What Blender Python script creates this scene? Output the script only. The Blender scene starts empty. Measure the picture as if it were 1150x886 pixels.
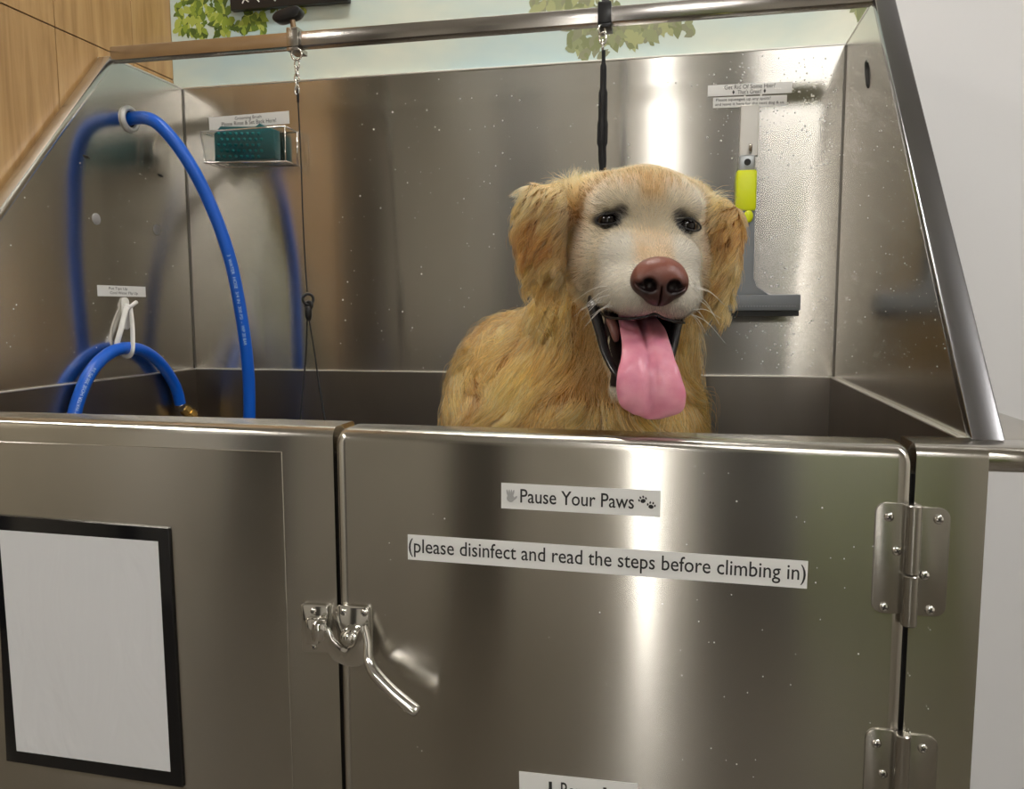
import bpy, bmesh, math, random
import numpy as np
from mathutils import Vector, Matrix, Quaternion
random.seed(7); RNG = np.random.default_rng(11)
S = bpy.context.scene; COL = S.collection
V = Vector
# ------------------------------------------------------------------ camera (solved from the photo)
F, YAW, PIT, ROL = 907.2, .2103, .1045, -.0033
CAM = V((.1539, -.8065, 1.1263))
fw = V((-math.sin(YAW)*math.cos(PIT), math.cos(YAW)*math.cos(PIT), -math.sin(PIT)))
rt = V((math.cos(YAW), math.sin(YAW), 0)); up = rt.cross(fw)
r2 = math.cos(ROL)*rt + math.sin(ROL)*up; u2 = -math.sin(ROL)*rt + math.cos(ROL)*up
def ray(px, py): return fw + r2*((px-575)/F) + u2*((443-py)/F)
def atY(px, py, y): d = ray(px, py); return CAM + d*((y-CAM.y)/d.y)
def atX(px, py, x): d = ray(px, py); return CAM + d*((x-CAM.x)/d.x)
def atZ(px, py, z): d = ray(px, py); return CAM + d*((z-CAM.z)/d.z)
def atD(px, py, dep): return CAM + ray(px, py)*dep
def proj(P):
    d = V(P)-CAM; z = d.dot(fw); return (575+F*d.dot(r2)/z, 443-F*d.dot(u2)/z, z)
cam = bpy.data.objects.new('camera', bpy.data.cameras.new('camera')); COL.objects.link(cam)
cam.matrix_world = Matrix.Translation(CAM) @ Matrix((r2, u2, -fw)).transposed().to_4x4()
cam.data.sensor_width = 36; cam.data.lens = F/1150*36; cam.data.clip_start = .02
S.camera = cam
# tub measures
X1, X2, X3 = -.215, .3657, .4296
D, XL, XR, HT, HL, YT, H = .7954, -.907, .428, 1.6008, .9995, .572, 1.0
XWL, XWR, YWB = -.940, .505, .815
# ------------------------------------------------------------------ materials
def mat(name, color=(.8,.8,.8), rough=.5, metal=0, **k):
    m = bpy.data.materials.new(name); m.use_nodes = True
    b = m.node_tree.nodes['Principled BSDF']
    b.inputs['Base Color'].default_value = (*color, 1); b.inputs['Roughness'].default_value = rough
    b.inputs['Metallic'].default_value = metal
    for n, v in k.items():
        n = n.replace('_', ' ')
        b.inputs[n].default_value = (*v, 1) if isinstance(v, tuple) else v
    return m
def nodes(m): return m.node_tree.nodes, m.node_tree.links, m.node_tree.nodes['Principled BSDF']
def noise(m, scale=5, detail=3, vec_scale=(1,1,1), rough=.5, dist=0, coord='Object'):
    n, l, b = nodes(m)
    tc = n.new('ShaderNodeTexCoord'); mp = n.new('ShaderNodeMapping'); nz = n.new('ShaderNodeTexNoise')
    mp.inputs['Scale'].default_value = vec_scale; nz.inputs['Scale'].default_value = scale
    nz.inputs['Detail'].default_value = detail; nz.inputs['Roughness'].default_value = rough
    nz.inputs['Distortion'].default_value = dist
    l.new(tc.outputs[coord], mp.inputs[0]); l.new(mp.outputs[0], nz.inputs['Vector'])
    return nz.outputs['Fac']
def ramp(m, fac, stops, interp='LINEAR'):
    n, l, b = nodes(m); r = n.new('ShaderNodeValToRGB'); l.new(fac, r.inputs[0]); r.color_ramp.interpolation = interp
    e = r.color_ramp.elements
    while len(e) < len(stops): e.new(.5)
    for i, (p, c) in enumerate(stops):
        e[i].position = p; e[i].color = (*c, 1) if isinstance(c, tuple) else (c, c, c, 1)
    return r.outputs[0]
def bump(m, fac, strength=.2, dist=.002):
    n, l, b = nodes(m); bp = n.new('ShaderNodeBump'); bp.inputs['Strength'].default_value = strength
    bp.inputs['Distance'].default_value = dist; l.new(fac, bp.inputs['Height']); l.new(bp.outputs[0], b.inputs['Normal'])
def steel(name, color=(.56,.535,.485), rough=.20, aniso=1.0, smudge=.03):
    m = mat(name, color, rough, 1.0, Anisotropic=aniso)
    n, l, b = nodes(m)
    g = n.new('ShaderNodeNewGeometry'); x = n.new('ShaderNodeVectorMath'); x.operation = 'CROSS_PRODUCT'
    x.inputs[1].default_value = (.7, .714, 0); l.new(g.outputs['Normal'], x.inputs[0]); l.new(x.outputs[0], b.inputs['Tangent'])
    a = noise(m, 3.5, 3, (1, 1, .55), .5)
    l.new(ramp(m, a, [(.3, max(.03, rough-smudge)), (.7, rough+smudge)]), b.inputs['Roughness'])
    c = noise(m, 5, 3, (1.6, 1.6, .5), .55)
    c0 = tuple(v*.92 for v in color)
    l.new(ramp(m, c, [(.35, c0), (.62, color)]), b.inputs['Base Color'])
    return m
M = {}
M['steel'] = steel('brushed steel')
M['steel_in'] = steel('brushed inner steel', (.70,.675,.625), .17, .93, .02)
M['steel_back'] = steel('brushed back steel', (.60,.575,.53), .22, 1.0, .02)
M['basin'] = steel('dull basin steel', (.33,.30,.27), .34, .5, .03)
M['post'] = steel('post steel', (.30,.30,.31), .24, .6, .05)
M['rail'] = steel('rail steel', (.55,.52,.49), .2, .5, .05)
M['chrome'] = mat('polished chrome', (.78,.77,.74), .09, 1)
M['satin'] = mat('satin steel', (.46,.44,.40), .27, 1)
M['dark'] = mat('dark gap', (.012,.012,.012), .6)
M['black'] = mat('black plastic', (.012,.012,.013), .3)
M['blackcloth'] = mat('black webbing', (.014,.014,.015), .8)
M['blackgloss'] = mat('black gloss border', (.006,.006,.007), .12)
M['white'] = mat('white label paper', (.82,.82,.80), .45)
M['ink'] = mat('black ink', (.02,.02,.02), .6)
M['greyink'] = mat('grey ink', (.42,.42,.41), .6)
M['whiteink'] = mat('white ink', (.8,.8,.8), .5)
M['hose'] = mat('blue rubber hose', (.002,.11,.62), .33, 0)
M['hoseprint'] = mat('pale hose print', (.45,.65,.9), .5)
M['brass'] = mat('brass', (.65,.45,.16), .25, 1)
M['whiteplastic'] = mat('white plastic', (.80,.79,.75), .35)
M['greycap'] = mat('grey plastic cap', (.34,.33,.32), .5)
M['teal'] = mat('teal rubber', (.012,.105,.115), .35)
M['yellow'] = mat('yellow plastic', (.80,.90,.0), .35)
M['greyplastic'] = mat('grey plastic', (.20,.22,.245), .45)
M['wall'] = mat('painted wall', (.76,.76,.765), .85)
M['ceil'] = mat('ceiling paint', (.62,.60,.56), .9)
M['drop'] = mat('water drop', (.93,.92,.88), .10, 0)
m = mat('paper sheet', (.73,.735,.75), .35); M['paper'] = m
f = noise(m, 9, 3, (1.6, 1, .7), .5, 1.2); bump(m, f, .5, .006)
m.node_tree.nodes['Principled BSDF'].inputs['Coat Weight'].default_value = .25
# wood look wall tile
m = mat('wood grain tile', (.5,.3,.15), .38); M['tile'] = m
n, l, b = nodes(m)
g = noise(m, 3.2, 7, (14, 14, 1.0), .62, .5)
l.new(ramp(m, g, [(.28, (.30,.165,.062)), (.5, (.44,.265,.11)), (.72, (.53,.345,.16))]), b.inputs['Base Color'])
m = mat('tile grout', (.06,.04,.025), .9); M['grout'] = m
# mural sky
m = mat('printed mural sky', (.8,.85,.8), .4); M['mural'] = m
n, l, b = nodes(m)
g = noise(m, 2.2, 4, (1, 1, 1.8), .55, .3)
l.new(ramp(m, g, [(.32, (.50,.66,.68)), (.5, (.66,.74,.66)), (.68, (.84,.84,.70))]), b.inputs['Base Color'])
for i, c in enumerate([(.26,.36,.045), (.13,.21,.03), (.42,.50,.10), (.07,.12,.02)]):
    M['leaf%d' % i] = mat('printed leaf %d' % i, c, .5)
for i, c in enumerate([(.30,.33,.17), (.23,.26,.12), (.40,.42,.20), (.27,.28,.17)]):
    M['leaf%d' % (i+4)] = mat('printed olive leaf %d' % i, c, .5)
m = mat('floor tile', (.10,.085,.065), .4); M['floor'] = m
# ------------------------------------------------------------------ mesh helpers
def obj(name, bm, m, parent=None, smooth=False, loc=None, angle=None):
    me = bpy.data.meshes.new(name)
    bmesh.ops.recalc_face_normals(bm, faces=bm.faces)
    bm.to_mesh(me); bm.free()
    if smooth:
        me.polygons.foreach_set('use_smooth', [True]*len(me.polygons))
        if angle is not None:
            try: me.set_sharp_from_angle(angle=angle)
            except Exception: pass
    o = bpy.data.objects.new(name, me); COL.objects.link(o)
    for mm in (m if isinstance(m, (list, tuple)) else [m]): me.materials.append(mm)
    if parent: o.parent = parent; o.matrix_parent_inverse = parent.matrix_world.inverted()
    return o
def BM(): return bmesh.new()
def box(bm, x0, x1, y0, y1, z0, z1, bev=0, seg=2, mi=0, edges=None):
    vs = [bm.verts.new((x, y, z)) for x in (x0, x1) for y in (y0, y1) for z in (z0, z1)]
    fs = [bm.faces.new([vs[i] for i in f]) for f in ((0,1,3,2), (4,6,7,5), (0,4,5,1), (2,3,7,6), (0,2,6,4), (1,5,7,3))]
    for f in fs: f.material_index = mi
    if bev:
        es = list({e for f in fs for e in f.edges})
        if edges: es = [e for e in es if edges(e)]
        r = bmesh.ops.bevel(bm, geom=es, offset=bev, segments=seg, profile=.5, affect='EDGES')
        for f in r['faces']: f.material_index = mi
    return vs
def obox(bm, O, ax, ay, az, bev=0, seg=2):
    """box from corner O along three edge vectors"""
    vs = [bm.verts.new(V(O)+ax*i+ay*j+az*k) for i in (0,1) for j in (0,1) for k in (0,1)]
    fs = [bm.faces.new([vs[i] for i in f]) for f in ((0,1,3,2), (4,6,7,5), (0,4,5,1), (2,3,7,6), (0,2,6,4), (1,5,7,3))]
    if bev: bmesh.ops.bevel(bm, geom=list({e for f in fs for e in f.edges}), offset=bev, segments=seg, profile=.5, affect='EDGES')
def smoothpath(pts, k=8):
    P = [V(p) for p in pts]; P = [P[0]*2-P[1]] + P + [P[-1]*2-P[-2]]; out = []
    for i in range(1, len(P)-2):
        a, b_, c, d = P[i-1:i+3]
        for j in range(k):
            t = j/k
            out.append(.5*((2*b_)+(c-a)*t+(2*a-5*b_+4*c-d)*t*t+(3*b_-a-3*c+d)*t**3))
    out.append(P[-2]); return out
def tube(bm, pts, r, n=12, caps=True, closed=False, flat=None, mi=0):
    """r: number or list; flat=(a,b): elliptical section multipliers"""
    pts = [V(p) for p in pts]; N = len(pts); rings = []
    T0 = (pts[1]-pts[0]).normalized(); ref = V((0,0,1)) if abs(T0.z) < .9 else V((1,0,0))
    nrm = T0.cross(ref).normalized()
    for i, p in enumerate(pts):
        a = pts[(i-1) % N] if (closed or i) else p; c = pts[(i+1) % N] if (closed or i < N-1) else p
        T = (c-a).normalized(); nrm = (nrm-T*nrm.dot(T)).normalized(); bn = T.cross(nrm)
        rr = r[i] if isinstance(r, (list, tuple)) else r
        fa, fb = flat if flat else (1, 1)
        rings.append([bm.verts.new(p+(nrm*math.cos(t)*fa+bn*math.sin(t)*fb)*rr) for t in [2*math.pi*k/n for k in range(n)]])
    for i in range(N if closed else N-1):
        A, Bq = rings[i], rings[(i+1) % N]
        for k in range(n):
            f = bm.faces.new((A[k], A[(k+1) % n], Bq[(k+1) % n], Bq[k])); f.material_index = mi
    if caps and not closed:
        for rg in (rings[0], rings[-1]):
            f = bm.faces.new(rg); f.material_index = mi
def prism(bm, poly, off, mi=0, bev=0):
    """poly: list of 3d points, extruded by vector off"""
    a = [bm.verts.new(V(p)) for p in poly]; b_ = [bm.verts.new(V(p)+V(off)) for p in poly]; n = len(poly)
    fs = [bm.faces.new(a), bm.faces.new(b_[::-1])] + [bm.faces.new((a[i], a[(i+1) % n], b_[(i+1) % n], b_[i])) for i in range(n)]
    for f in fs: f.material_index = mi
    if bev:
        bmesh.ops.recalc_face_normals(bm, faces=fs)
        es = list(fs[0].edges)+list(fs[1].edges)
        bmesh.ops.bevel(bm, geom=es, offset=bev, segments=2, profile=.5, affect='EDGES')
def rrect(w, h, r, k=5):
    out = []
    for cx, cy, a0 in ((w/2-r, h/2-r, 0), (-w/2+r, h/2-r, 90), (-w/2+r, -h/2+r, 180), (w/2-r, -h/2+r, 270)):
        for i in range(k+1):
            a = math.radians(a0+90*i/k); out.append((cx+r*math.cos(a), cy+r*math.sin(a)))
    return out
def lathe(bm, prof, O, axis, n=20, mi=0):
    """prof: (radius, distance along axis)"""
    axis = V(axis).normalized(); ref = V((0,0,1)) if abs(axis.z) < .9 else V((1,0,0))
    a = axis.cross(ref).normalized(); b_ = axis.cross(a); rings = []
    for r, h in prof:
        rings.append([bm.verts.new(V(O)+axis*h+(a*math.cos(t)+b_*math.sin(t))*max(r, 1e-5)) for t in [2*math.pi*k/n for k in range(n)]])
    for A, Bq in zip(rings, rings[1:]):
        for k in range(n):
            f = bm.faces.new((A[k], A[(k+1) % n], Bq[(k+1) % n], Bq[k])); f.material_index = mi
    for rg in (rings[0], rings[-1]):
        f = bm.faces.new(rg); f.material_index = mi
def tag(o, label, cat, group=None, kind=None):
    o['label'] = label; o['category'] = cat
    if group: o['group'] = group
    if kind: o['kind'] = kind
    return o
def thing(name, loc, label, cat, group=None):
    o = bpy.data.objects.new(name, None); COL.objects.link(o); o.location = loc; o.empty_display_size = .05
    bpy.context.view_layer.update()
    return tag(o, label, cat, group)
def struct(name, bm, m): o = obj(name, bm, m); o['kind'] = 'structure'; return o
UP = V((0,0,1))
# ------------------------------------------------------------------ the room
bm = BM(); box(bm, -2.8, 3.2, -3.6, 1.0, -.1, 0); struct('floor', bm, M['floor'])
bm = BM(); box(bm, -2.8, 3.2, -3.7, 1.0, 2.75, 2.85); struct('ceiling', bm, M['ceil'])
bm = BM(); box(bm, XWL-.1, 3.2, YWB, YWB+.1, 0, 2.75); struct('wall_back', bm, M['wall'])
bm = BM(); box(bm, 3.1, 3.2, -3.6, YWB, 0, 2.75); struct('wall_right', bm, mat('pale wall', (.75,.72,.65), .8))
bm = BM(); box(bm, -2.7, 3.2, -3.7, -3.6, 0, 2.75); struct('wall_front', bm, mat('grey brown wall', (.56,.53,.47), .8))
bm = BM(); box(bm, -2.8, -2.7, -3.6, -.05, 0, 2.75); struct('wall_far_left', bm, mat('tan wall', (.50,.45,.36), .8))
bm = BM(); box(bm, -2.7, XWL-.1, -.15, -.05, 0, 2.75); struct('wall_niche', bm, mat('plain wall', (.30,.27,.22), .8))
bm = BM(); box(bm, .28, .82, -3.602, -3.54, 0, 2.5); struct('added_slab_1', bm, mat('dark slab', (.02,.02,.02), .6))  # unseen slabs on these lines, added as dark bands in the steel's reflections
bm = BM(); box(bm, .84, 1.5, -3.602, -3.54, 0, 2.3); struct('added_slab_2', bm, mat('olive slab', (.14,.18,.03), .6))
bm = BM(); box(bm, -1.20, -.86, -3.602, -3.54, 0, 2.5); struct('added_slab_3', bm, mat('dark brown slab', (.035,.03,.025), .6))
bm = BM(); box(bm, -2.702, -2.66, -1.35, -.55, 0, 2.3); struct('added_slab_4', bm, mat('dark side slab', (.02,.018,.015), .6))
bm = BM(); box(bm, -2.5, -2.12, -3.602, -3.54, 0, 2.6); struct('added_slab_5', bm, mat('black slab', (.015,.014,.012), .6))
# tiled left wall: tiles .45 wide, rows .60 high with a recessed grout
bm = BM(); box(bm, XWL-.1, XWL-.003, -.05, YWB, 0, 2.75, mi=1)
g1 = atX(66, 100, XWL); g2 = atX(148, 30, XWL); tw = abs(g2.y-g1.y); zg = atX(100, 47.6, XWL).z
TH = .6
ys = []; y = g2.y
while y > -3.6: y -= tw
k0 = 0
zb = zg
while zb > 0: zb -= TH
zz = zb
while zz < 2.75:
    yy = y
    while yy < YWB:
        a, b_ = max(yy+.0011, -.05), min(yy+tw-.0011, YWB-.0005); c, d = max(zz+.0011, 0), min(zz+TH-.0011, 2.749)
        if b_ > a and d > c: box(bm, XWL-.004, XWL, a, b_, c, d, .0006, 1)
        yy += tw
    zz += TH
struct('wall_left', bm, [M['tile'], M['grout']])
# ------------------------------------------------------------------ the mural print on the back wall
mur = thing('wall_mural', (0, YWB-.001, 1.6), 'printed sky and leafy branch mural on the wall above the tub', 'mural')
bm = BM(); box(bm, XWL+.001, XR+.055, YWB-.003, YWB-.0005, 1.35, 2.74); obj('mural_sheet', bm, M['mural'], mur)
def leaf(bm, c, s, a, mi):
    pts = [(0,-1), (.45,-.72), (.62,-.2), (.42,.35), (0,1), (-.4,.38), (-.6,-.15), (-.42,-.7)]
    j = [random.uniform(.75, 1.2) for _ in pts]
    vs = [bm.verts.new((c[0]+s*(x*q*math.cos(a)-z*q*math.sin(a)), c[1], c[2]+s*(x*q*math.sin(a)+z*q*math.cos(a)))) for (x, z), q in zip(pts, j)]
    f = bm.faces.new(vs); f.material_index = mi
def leaves(name, clusters, mats, base, n, s0, s1):
    bm = BM(); i = 0
    for (px, py, rx, ry, cnt) in clusters:
        for _ in range(cnt):
            t = random.uniform(0, 2*math.pi); q = random.random()**.6
            p = atY(px+rx*q*math.cos(t), py+ry*q*math.sin(t), YWB-.0035-i*2e-7)
            if p.x > XR+.045 or p.x < XWL+.012: continue
            i += 1
            leaf(bm, p, random.uniform(s0, s1), random.gauss(math.pi, .9), random.randrange(4))
    return obj(name, bm, mats, mur)
leaves('printed_leaves', [(205,10,22,26,60), (235,12,30,14,50), (212,30,16,12,26), (250,28,14,14,34), (300,2,40,10,46), (283,22,16,11,30),
    (272,30,8,9,14), (335,8,12,6,10), (245,-40,90,40,160), (226,38,8,4,6), (296,32,4,5,5)], [M['leaf%d' % i] for i in range(4)], 0, 0, .006, .014)
leaves('printed_olive_leaves', [(645,8,48,10,44), (612,4,22,8,16), (690,30,55,14,70), (652,48,12,16,26), (735,28,38,11,40), (668,55,16,10,16),
    (712,46,28,9,26), (774,32,6,10,7), (765,22,12,7,8), (962,8,14,7,9), (970,13,5,5,4), (640,-30,120,22,90), (990,-16,40,14,24)], [M['leaf%d' % (i+4)] for i in range(4)], 0, 0, .007, .017)
# ------------------------------------------------------------------ the tub
tub = thing('dog_wash_tub', (-.24, .4, 0), 'brushed stainless steel walk-in dog wash tub with tall sloped side panels', 'dog wash tub')
FX0 = XWL+.004
def sheet_front(bm, x0, x1, z0, ztop, y0, y1, bev=.012, ends=0):
    """front wall with a rounded top; extra rounding on the chosen upper end corners"""
    k = 6; prof = [(y0, z0)]
    for i in range(k+1):
        a = math.pi/2*i/k; prof.append((y0+bev-bev*math.cos(a), ztop-bev+bev*math.sin(a)))
    for i in range(k+1):
        a = math.pi/2*i/k; prof.append((y1-bev*.6+bev*.6*math.sin(a), ztop-bev*.6+bev*.6*math.cos(a)))
    prof.append((y1, z0))
    xs = [(x0, 0), (x1, 0)]
    if ends:
        r = .012; xs = []
        for i in range(k+1):
            a = math.pi/2*i/k; xs.append((x0+r-r*math.cos(a), r-r*math.sin(a)))
        for i in range(k+1):
            a = math.pi/2*i/k; xs.append((x1-r+r*math.sin(a), r-r*math.cos(a)))
    rings = []
    for x, dz in xs:
        inset = dz
        ring = []
        for (y, z) in prof:
            zz_ = z-(dz*.8 if z > z0+.01 else 0)
            yy_ = y+dz*.25 if y < (y0+y1)/2 else y-dz*.25
            ring.append(bm.verts.new((x, yy_, zz_)))
        rings.append(ring)
    n = len(prof)
    for A, Bq in zip(rings, rings[1:]):
        for i in range(n): bm.faces.new((A[i], A[(i+1) % n], Bq[(i+1) % n], Bq[i]))
    bm.faces.new(rings[0]); bm.faces.new(rings[-1][::-1])
g = .0022
bm = BM(); sheet_front(bm, FX0, X1-g, .08, H, 0, .06); fp = obj('front_panel', bm, M['steel'], tub, True, angle=.6)
# raised access panel on the left front
pa = atY(317, 507, 0)
bm = BM(); box(bm, FX0+.03, pa.x, -.0013, .001, .35, pa.z, .0008, 1); obj('access_panel', bm, M['steel'], tub, True, angle=.6)
bm = BM(); sheet_front(bm, X2+g, X3, .08, H, 0, .06)
obj('front_column', bm, M['steel'], tub, True, angle=.6)
# right rim overhang
zr = atY(1130, 533, .0).z
bm = BM(); box(bm, X3-.03, XWR+.03, .0002, .06, zr, H-.0001, .0118, 6); box(bm, XR+.002, XWR+.03, .055, D, zr, H-.0005, .004, 2)
obj('side_rim', bm, M['steel'], tub, True, angle=.7)
bm = BM(); sheet_front(bm, X1+g, X2-g, .33, H-.001, -.003, .05, .013, 1); door = obj('door', bm, M['steel'], tub, True, angle=.6)
bm = BM(); box(bm, X1-.02, X2+.02, .012, .058, .08, .97); obj('door_jamb', bm, M['dark'], tub)
bm = BM(); box(bm, X1+.01, X2-.01, .0, .05, .08, .322, .003); obj('kick_panel', bm, M['steel'], tub)
# body below the basin
bm = BM(); box(bm, FX0, FX0+.004, .06, D, .08, HL-.003); obj('body_side', bm, M['steel'], tub)
bm = BM(); box(bm, X3-.004, X3-.0005, .061, D, .08, zr-.002); obj('body_side', bm, M['steel'], tub)
# side panels: polygons in YZ with a thickness, and a hem tube down each sloping front edge
def side_panel(x, out, name):
    bm = BM()
    poly = [(x, D, HL), (x, D, HT), (x, YT, HT), (x, .05, H+.001), (x, .062, HL)]
    prism(bm, poly, (out*.003, 0, 0))
    return obj(name, bm, M['steel_in'], tub)
side_panel(XL, -1, 'side_panel'); side_panel(XR, 1, 'side_panel')
def hem(x, out, w):
    bm = BM()
    d = V((0, YT-.04, HT-H)); L = d.length; d.normalize(); nrm = V((0, -d.z, d.y))
    a = V((x, .04, H+.0005)); t = .014
    P = [a, V((x, YT, HT)), V((x, YT+.018, HT+.0)), V((x, .04+.019, H+.0005))]
    prism(bm, P, (out*w, 0, 0), bev=.0025)
    return obj('hem_post', bm, M['post'] if out > 0 else M['steel_in'], tub, True, angle=.6)
hem(XR-.001, 1, .030); hem(XL+.001, -1, .028)
bm = BM(); M['lip'] = mat('bright lip', (.85,.83,.78), .45, 1)
box(bm, XR-.0008, XR+.03, YT, D, HT-.004, HT+.0004, .0008, 1); obj('top_hem', bm, M['lip'], tub)
bm = BM(); box(bm, XL-.028, XL+.0008, YT, D, HT-.004, HT+.0004, .0008, 1); obj('top_hem', bm, M['lip'], tub)
bm = BM(); box(bm, XL, XR, D, D+.004, HL, HT, 0); obj('back_panel', bm, M['steel_back'], tub)
bm = BM(); box(bm, XL, XR, D-.0012, D+.014, HT-.0035, HT+.0004, .001, 1); obj('back_hem', bm, M['lip'], tub)
# basin: open box with its walls just inside the ledge and a thin bright lip on top
e = .006; BZ = .56
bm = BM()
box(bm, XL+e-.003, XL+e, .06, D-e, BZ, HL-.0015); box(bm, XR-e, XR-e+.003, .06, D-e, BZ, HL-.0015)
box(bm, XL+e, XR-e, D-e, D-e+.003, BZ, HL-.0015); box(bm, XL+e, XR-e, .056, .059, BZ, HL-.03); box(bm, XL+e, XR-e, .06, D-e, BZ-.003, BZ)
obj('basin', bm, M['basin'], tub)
bm = BM()
box(bm, XL, XL+e+.0015, .06, D, HL-.0022, HL+.0006, .0008, 1); box(bm, XR-e-.0015, XR, .06, D, HL-.0022, HL+.0006, .0008, 1); box(bm, XL, XR, D-e-.0015, D, HL-.0022, HL+.0006, .0008, 1)
obj('basin_lip', bm, M['lip'], tub)
# round rods sealing the back corners, thin shadow gap
M['seam'] = mat('seam', (.2,.19,.17), .4, .8)
for x in (XL+.0012, XR-.0012): bm = BM(); box(bm, x-.001, x+.001, D-.0022, D, HL, HT-.004); obj('corner_seam', bm, M['seam'], tub)
# top rail between the side panels
ra, rb = atY(139, 66, YT+.0), atY(973, 4.5, YT+.0)
zrail = (ra.z+rb.z)/2
bm = BM(); box(bm, XL, XR, YT-.002, YT+.024, zrail, zrail+.0255, .003, 2); rail = obj('top_rail', bm, M['rail'], tub, True, angle=.6)
# slots and caps of the side panels
for (px, py) in ((97,176), (180,197)):
    bm = BM(); c = atX(px, py, XL); a = V((0, .0085, -.0015))
    tube(bm, [c-a+V((-.0005,0,0)), c+V((.0012,0,0)), c+a+V((-.0005,0,0))], [.0012, .0024, .0012], 8)
    obj('slot', bm, M['dark'], tub, True)
c0 = atX(973, 68, XR); c1 = atX(975, 99, XR)
bm = BM(); tube(bm, smoothpath([c0, (c0+c1)/2+V((-.0015,-.004,0)), c1], 5), [.0012]+[.003]*9+[.0012], 8, flat=(1,.7)); obj('slot', bm, M['dark'], tub, True)
for (px, py, r) in ((108,246,.0105), (176,258,.0105)):
    c = atX(px, py, XL); bm = BM(); lathe(bm, [(r,0), (r,.0012), (r*.85,.002), (.0001,.0022)], c, (1,0,0), 24); obj('hole_cap', bm, M['greycap'], tub, True, angle=.6)
# hose grommet in the left panel
gc = atX(145, 134, XL); bm = BM()
ring = [V((gc.x+.002, gc.y+.0205*math.cos(t), gc.z+.0205*math.sin(t))) for t in [2*math.pi*i/32 for i in range(32)]]
tube(bm, ring, .0052, 10, closed=True); obj('hose_grommet', bm, mat('grommet', (.62,.62,.60), .35, .3), tub, True)
bm = BM(); lathe(bm, [(.018,0), (.018,.001), (.001,.001)], gc, (1,0,0), 24); obj('grommet_hole', bm, M['dark'], tub)
# ------------------------------------------------------------------ hinges
def screw(O, r, parent, axis=(0,-1,0)):
    bm = BM(); lathe(bm, [(r,0), (r,.0006), (r*.8,.0017), (r*.35,.0024), (.0001,.0025)], O, axis, 16)
    s = obj('screw', bm, M['chrome'], parent, True)
    bm = BM(); O = V(O)+V(axis)*.0025
    a = random.uniform(0, 1.5)
    for q in (a, a+math.pi/2):
        d = V((math.cos(q), 0, math.sin(q)))*r*.55; n_ = V((-math.sin(q), 0, math.cos(q)))*r*.11
        obox(bm, O-d-n_+V((0,.0006,0)), d*2, n_*2, V((0,-.0009,0)))
    sl = obj('slot', bm, M['dark'], parent)
    return s
def leafplate(cx, cz, w, h, y, parent, r):
    bm = BM(); prism(bm, [(cx+a, y, cz+b_) for a, b_ in rrect(w, h, r)], (0, -.0022, 0), bev=.0006)
    return obj('hinge_leaf', bm, M['satin'], parent, True, angle=.5)
def hinge(ptop, zdrop, scr_l, scr_r, Lx, Rx, zlen):
    zt = ptop.z; xb = ptop.x
    h = bpy.data.objects.new('hinge', None); COL.objects.link(h); h.location = (xb, -.004, zt-zlen/2); h.parent = tub
    bpy.context.view_layer.update(); h.matrix_parent_inverse = tub.matrix_world.inverted(); bpy.context.view_layer.update()
    lw, rw = xb-Lx, Rx-xb
    leafplate((Lx+xb)/2, zt-zlen*.46, lw, zlen*.92, -.003, h, .010)
    leafplate((Rx+xb)/2, zt-zlen*.48, rw, zlen*.90, -.0002, h, .010)
    bm = BM()
    for a, b_ in ((0, .565), (.575, 1.0)):
        lathe(bm, [(.0062,-zt+0), (.0062,-zt)], (0,0,0), (0,0,1)) if False else None
        z0_, z1_ = zt-zlen*b_, zt-zlen*a
        lathe(bm, [(.006,0), (.0072,.0012), (.0072,z1_-z0_-.0012), (.006,z1_-z0_)], (xb, -.0085, z0_), (0,0,1), 20)
    obj('hinge_barrel', bm, M['satin'], h, True, angle=.6)
    for p in scr_l: screw(V((p.x, -.0052, p.z)), .0046, h)
    for p in scr_r: screw(V((p.x, -.0024, p.z)), .0046, h)
Y0 = -.004
pt = atY(1027, 567, -.009); pb = atY(1022, 703, -.009)
hinge(pt, 0, [atY(998,580,Y0), atY(1007,618,Y0), atY(992,681,Y0)], [atY(1054,583,-.002), atY(1038,646,-.002), atY(1044,685,-.002)], atY(982,600,Y0).x, atY(1066,600,0).x, pt.z-pb.z)
pt2 = V((pt.x, -.009, atY(1013, 824, -.009).z))
hinge(pt2, 0, [atY(984,834,Y0), atY(991,868,Y0), V((atY(992,681,Y0).x, 0, pt2.z-.113))], [atY(1036,840,-.002), V((atY(1038,646,0).x, 0, pt2.z-.08)), V((atY(1044,685,0).x, 0, pt2.z-.118))],
      atY(982,600,Y0).x, atY(1066,600,0).x, pt.z-pb.z)
# ------------------------------------------------------------------ latch
lat = bpy.data.objects.new('latch', None); COL.objects.link(lat); lat.location = atY(395, 712, -.005); lat.parent = tub
bpy.context.view_layer.update(); lat.matrix_parent_inverse = tub.matrix_world.inverted(); bpy.context.view_layer.update()
def P(px, py, y): return atY(px, py, y)
bm = BM()
a, b_ = P(340, 676, 0), P(372, 732, 0); cxx, czz = (a.x+b_.x)/2, (a.z+b_.z)/2
prism(bm, [(cxx+u, 0, czz+w) for u, w in rrect(b_.x-a.x, a.z-b_.z, .003)], (0, -.006, 0), bev=.0012)
prism(bm, [(cxx+.001+u, -.006, czz+w) for u, w in rrect(.016, .030, .004)], (0, -.010, 0), bev=.002)
obj('latch_keeper', bm, M['chrome'], lat, True, angle=.6)
rp = P(359, 708, -.022)
bm = BM(); lathe(bm, [(.004,-.011), (.0075,-.009), (.0085,-.003), (.0085,.003), (.0075,.009), (.004,.011)], rp, (0,0,1), 20)
lathe(bm, [(.0045,-.004), (.0045,.006), (.003,.008)], rp, (0,-1,0), 16)
obj('latch_roller', bm, M['chrome'], lat, True, angle=.7)
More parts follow.
